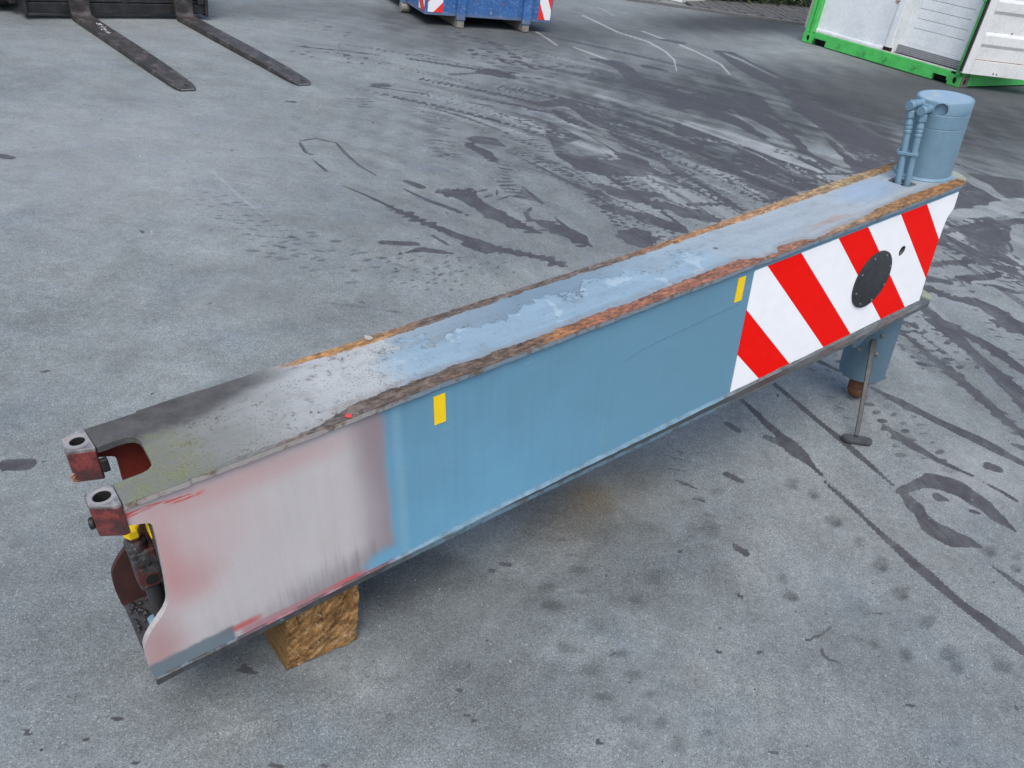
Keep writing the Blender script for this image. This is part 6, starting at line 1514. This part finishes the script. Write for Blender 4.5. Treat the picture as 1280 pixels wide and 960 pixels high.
# right door leaf folded back beside the long side, inner face outward
q = Matrix.Rotation(math.atan2(0.2129, 0.774) - ca, 4, 'Z')
DL = bpy.data.objects.new('door_leaf', None); COL.objects.link(DL); DL.parent = CT
DL.matrix_local = Matrix.Translation((CW_ + 0.012, -0.055, 0)) @ q
LW, Z0, Z1 = 1.17, 0.172, 2.45
def lp(name, me, mat, **k): return link(name, me, mat, DL, **k)
lp('leaf_sheet', box_me(0.10, LW - 0.08, 0.02, 0.032, Z0 + 0.14, Z1 - 0.08), M_CWR)
lp('leaf_stile', box_me(0.0, 0.105, 0.0, 0.05, Z0, Z1), M_CWR, bevel=0.006)
lp('leaf_stile', box_me(LW - 0.085, LW, 0.0, 0.05, Z0, Z1), M_CWR, bevel=0.006)
lp('leaf_rail', box_me(0.106, LW - 0.086, 0.0, 0.05, Z0, Z0 + 0.165), M_CWR, bevel=0.005)
lp('leaf_rail', box_me(0.106, LW - 0.086, 0.0, 0.05, Z1 - 0.08, Z1), M_CWR, bevel=0.005)
bm = bmesh.new()
for z in np.arange(Z0 + 0.31, Z1 - 0.35, 0.36):
    prev = None
    for zz, yy in ((z, 0.0198), (z + 0.035, 0.004), (z + 0.13, 0.004), (z + 0.165, 0.0198)):
        c = (bm.verts.new((0.107, yy, zz)), bm.verts.new((LW - 0.087, yy, zz)))
        if prev: bm.faces.new((prev[0], prev[1], c[1], c[0]))
        prev = c
lp('pressed_ribs', mesh(bm), M_CWR)
lp('rust_line', box_me(0.107, LW - 0.087, 0.004, 0.0195, Z0 + 0.166, Z0 + 0.172), worn('rusty_ledge', (0.22, 0.13, 0.08), (0.5, 0.48, 0.45), 0.6, 30, 0.8))
for x, z in ((0.46, 0.66), (0.43, 0.56), (0.42, 0.205), (0.47, 0.203)):
    lp('door_bolt', lathe_me([(0.008, 0), (0.008, 0.006)], (x, 0.018 if z > 0.4 else -0.0005, z), (0, -1, 0), 8), M_DIRTST)
lp('door_gasket', box_me(-0.022, -0.002, 0.010, 0.046, Z0 + 0.02, Z1 - 0.02), M_TYRE, bevel=0.004)
# left door leaf, seen edge-on
l2_ = cp('door_leaf', box_me(-0.050, -0.006, 0.06, 1.22, Z0, Z1), M_CWR, bevel=0.004)
link('door_gasket', box_me(-0.055, -0.0005, 0.045, 0.0595, Z0 + 0.01, Z1 - 0.01), worn('pinkish_edge', (0.5, 0.42, 0.42), (0.3, 0.2, 0.2), 0.6, 20), l2_)

# ================================================================== YARD EDGE: KERB, PAVERS, HEDGE, BARRIERS
M_KERB = worn('kerb_concrete', (0.15, 0.155, 0.16), (0.09, 0.09, 0.095), 0.6, 8, 0.85)
M_PAV = worn('paver_concrete', (0.105, 0.108, 0.112), (0.07, 0.072, 0.07), 0.7, 3, 0.9)
kd = (Vector((3.69, 14.555, 0)) - Vector((1.418, 14.279, 0))).normalized(); ka = math.atan2(kd.y, kd.x)
pv = empty('pavement', (1.0, 14.235, 0.0), Matrix.Rotation(ka, 3, 'Z')); tag(pv, kind='structure')
link('paving_bed', box_me(0.9, 9.0, 0.13, 3.2, 0.0, 0.012), worn('joint_sand', (0.035, 0.034, 0.032), (0.06, 0.065, 0.04), 0.6, 10, 0.95), pv)
km = box_me(0.004, 0.996, 0.0, 0.12, 0.0, 0.035); km.materials.append(M_KERB)
for i in range(-3, 9):
    o = bpy.data.objects.new('kerb_stone', km); COL.objects.link(o); o.parent = pv; o.location = (i * 1.0, 0, random.uniform(-0.002, 0.002))
pm_ = box_me(0.008, 0.142, 0.008, 0.272, 0.0, 0.030); pm_.materials.append(M_PAV)
for j in range(9):
    for i in range(32):
        o = bpy.data.objects.new('paver', pm_); COL.objects.link(o); o.parent = pv
        o.location = (0.92 + i * 0.15, 0.135 + j * 0.28 + (0.14 if i % 2 else 0), random.uniform(-0.004, 0.003)); o.rotation_euler = (random.uniform(-.01, .01), random.uniform(-.01, .01), 0)
# low ivy-like hedge along the back
def m_leaf():
    g = NG('hedge_leaf'); n = g.noise(3.0, 3, 0.6); r = g.attr('shade')
    c = g.mix(r, (0.018, 0.035, 0.012), (0.07, 0.10, 0.03)); c = g.mix(g.mul(g.ss(n, 0.55, 0.7), 0.6), c, (0.10, 0.10, 0.05))
    return g.done(c, 0.6, 0, None, 0.3)
hd = empty('hedge', (2.1, 15.35, 0)); tag(hd, 'low dark green hedge behind the paving at the far edge of the yard', 'hedge')
h0, h1 = Vector((0.1, 0.25, 0)), Vector((4.6, 3.4, 0)); hv = h1 - h0; hn = Vector((-hv.y, hv.x, 0)).normalized()
verts, faces, shade = [], [], []
for k in range(9000):
    t = random.random(); dep = random.uniform(0, 0.75); top = 0.85 + 0.15 * math.sin(t * 23) + 0.1 * math.sin(t * 61)
    zz = random.random() ** 0.8 * top; dep = max(dep, random.uniform(0, 0.2) * 0) + 0.06 * math.sin(t * 90 + zz * 9)
    p = h0 + hv * t + hn * dep + Vector((0, 0, zz))
    a = Vector((random.gauss(0, 1), random.gauss(0, 1), random.gauss(0, 0.6))).normalized(); b = a.cross(Vector((random.gauss(0, 1), random.gauss(0, 1), random.gauss(0, 1)))).normalized()
    l = random.uniform(0.03, 0.06); i = len(verts)
    verts += [p - a * l, p + b * l * 0.5, p + a * l, p - b * l * 0.5]; faces.append((i, i + 1, i + 2, i + 3)); s_ = random.random(); shade += [s_] * 4
me = bpy.data.meshes.new('foliage'); me.from_pydata([tuple(v) for v in verts], [], faces)
me.attributes.new('shade', 'FLOAT', 'POINT').data.foreach_set('value', shade)
tag(link('foliage', me, m_leaf(), hd), kind='stuff')
bm = bmesh.new()
for k in range(40):
    p = h0 + hv * random.random() + hn * random.uniform(0.1, 0.6)
    tube(bm, [p, p + Vector((random.uniform(-.1, .1), random.uniform(-.1, .1), 0.7))], [0.015, 0.006], 5)
link('stems', mesh(bm), worn('hedge_wood', (0.05, 0.035, 0.02), (0.03, 0.02, 0.015), 0.5), hd)['kind'] = 'stuff'
# two white barriers far back
M_BAR = worn('white_barrier', (0.74, 0.76, 0.74), (0.55, 0.57, 0.52), 0.5, 8, 0.6)
bm = bmesh.new(); pr = [(-0.16, 0.012), (-0.16, 0.07), (-0.09, 0.20), (-0.06, 0.75), (0.06, 0.75), (0.09, 0.20), (0.16, 0.07), (0.16, 0.012)]
a_ = [bm.verts.new((0, y, z)) for y, z in pr]; b_ = [bm.verts.new((0.9, y, z)) for y, z in pr]; n = len(pr)
for i in range(n): bm.faces.new((a_[i], a_[(i + 1) % n], b_[(i + 1) % n], b_[i]))
bm.faces.new(a_[::-1]); bm.faces.new(b_)
barm = mesh(bm); barm.materials.append(M_BAR)
for (x, y, rz, lab) in ((1.18, 14.78, 1.15, 'white road barrier at the far yard edge, the one nearer the blue skip'), (1.62, 15.02, 0.95, 'white road barrier at the far yard edge, the one next to the hedge')):
    o = bpy.data.objects.new('road_barrier', barm); COL.objects.link(o); o.location = (x, y, -0.01); o.rotation_euler = (0, 0, rz); o.scale = (0.9, 1, 1)
    b = o.modifiers.new('bevel', 'BEVEL'); b.width = 0.012; b.segments = 2
    tag(o, lab, 'barrier', 'white barriers at the yard edge')

# ================================================================== GRIT
bm = bmesh.new()
for k in range(1500):
    y = 0.8 + 7.5 * random.random() ** 1.6; x = random.uniform(-0.95 * y - 0.2, 0.85 * y + 0.4)
    r = random.uniform(0.0007, 0.0019) * (1 if random.random() < 0.96 else 2.0) * (1 + 0.15 * y)
    v = [bm.verts.new((x + r * random.uniform(.6, 1.3) * math.cos(a), y + r * random.uniform(.6, 1.3) * math.sin(a), -0.003)) for a in (0, 1.3, 2.5, 3.8, 5.1)]
    t = bm.verts.new((x, y, r * random.uniform(.6, 1.2))); mi = 0 if random.random() < 0.55 else 1
    for i in range(5): bm.faces.new((v[i], v[(i + 1) % 5], t)).material_index = mi
gr = link('grit', mesh(bm), [worn('pale_grit', (0.42, 0.43, 0.44), (0.3, 0.3, 0.3), 0.5), worn('dark_grit', (0.03, 0.03, 0.03), (0.08, 0.07, 0.06), 0.5)])
tag(gr, kind='stuff')
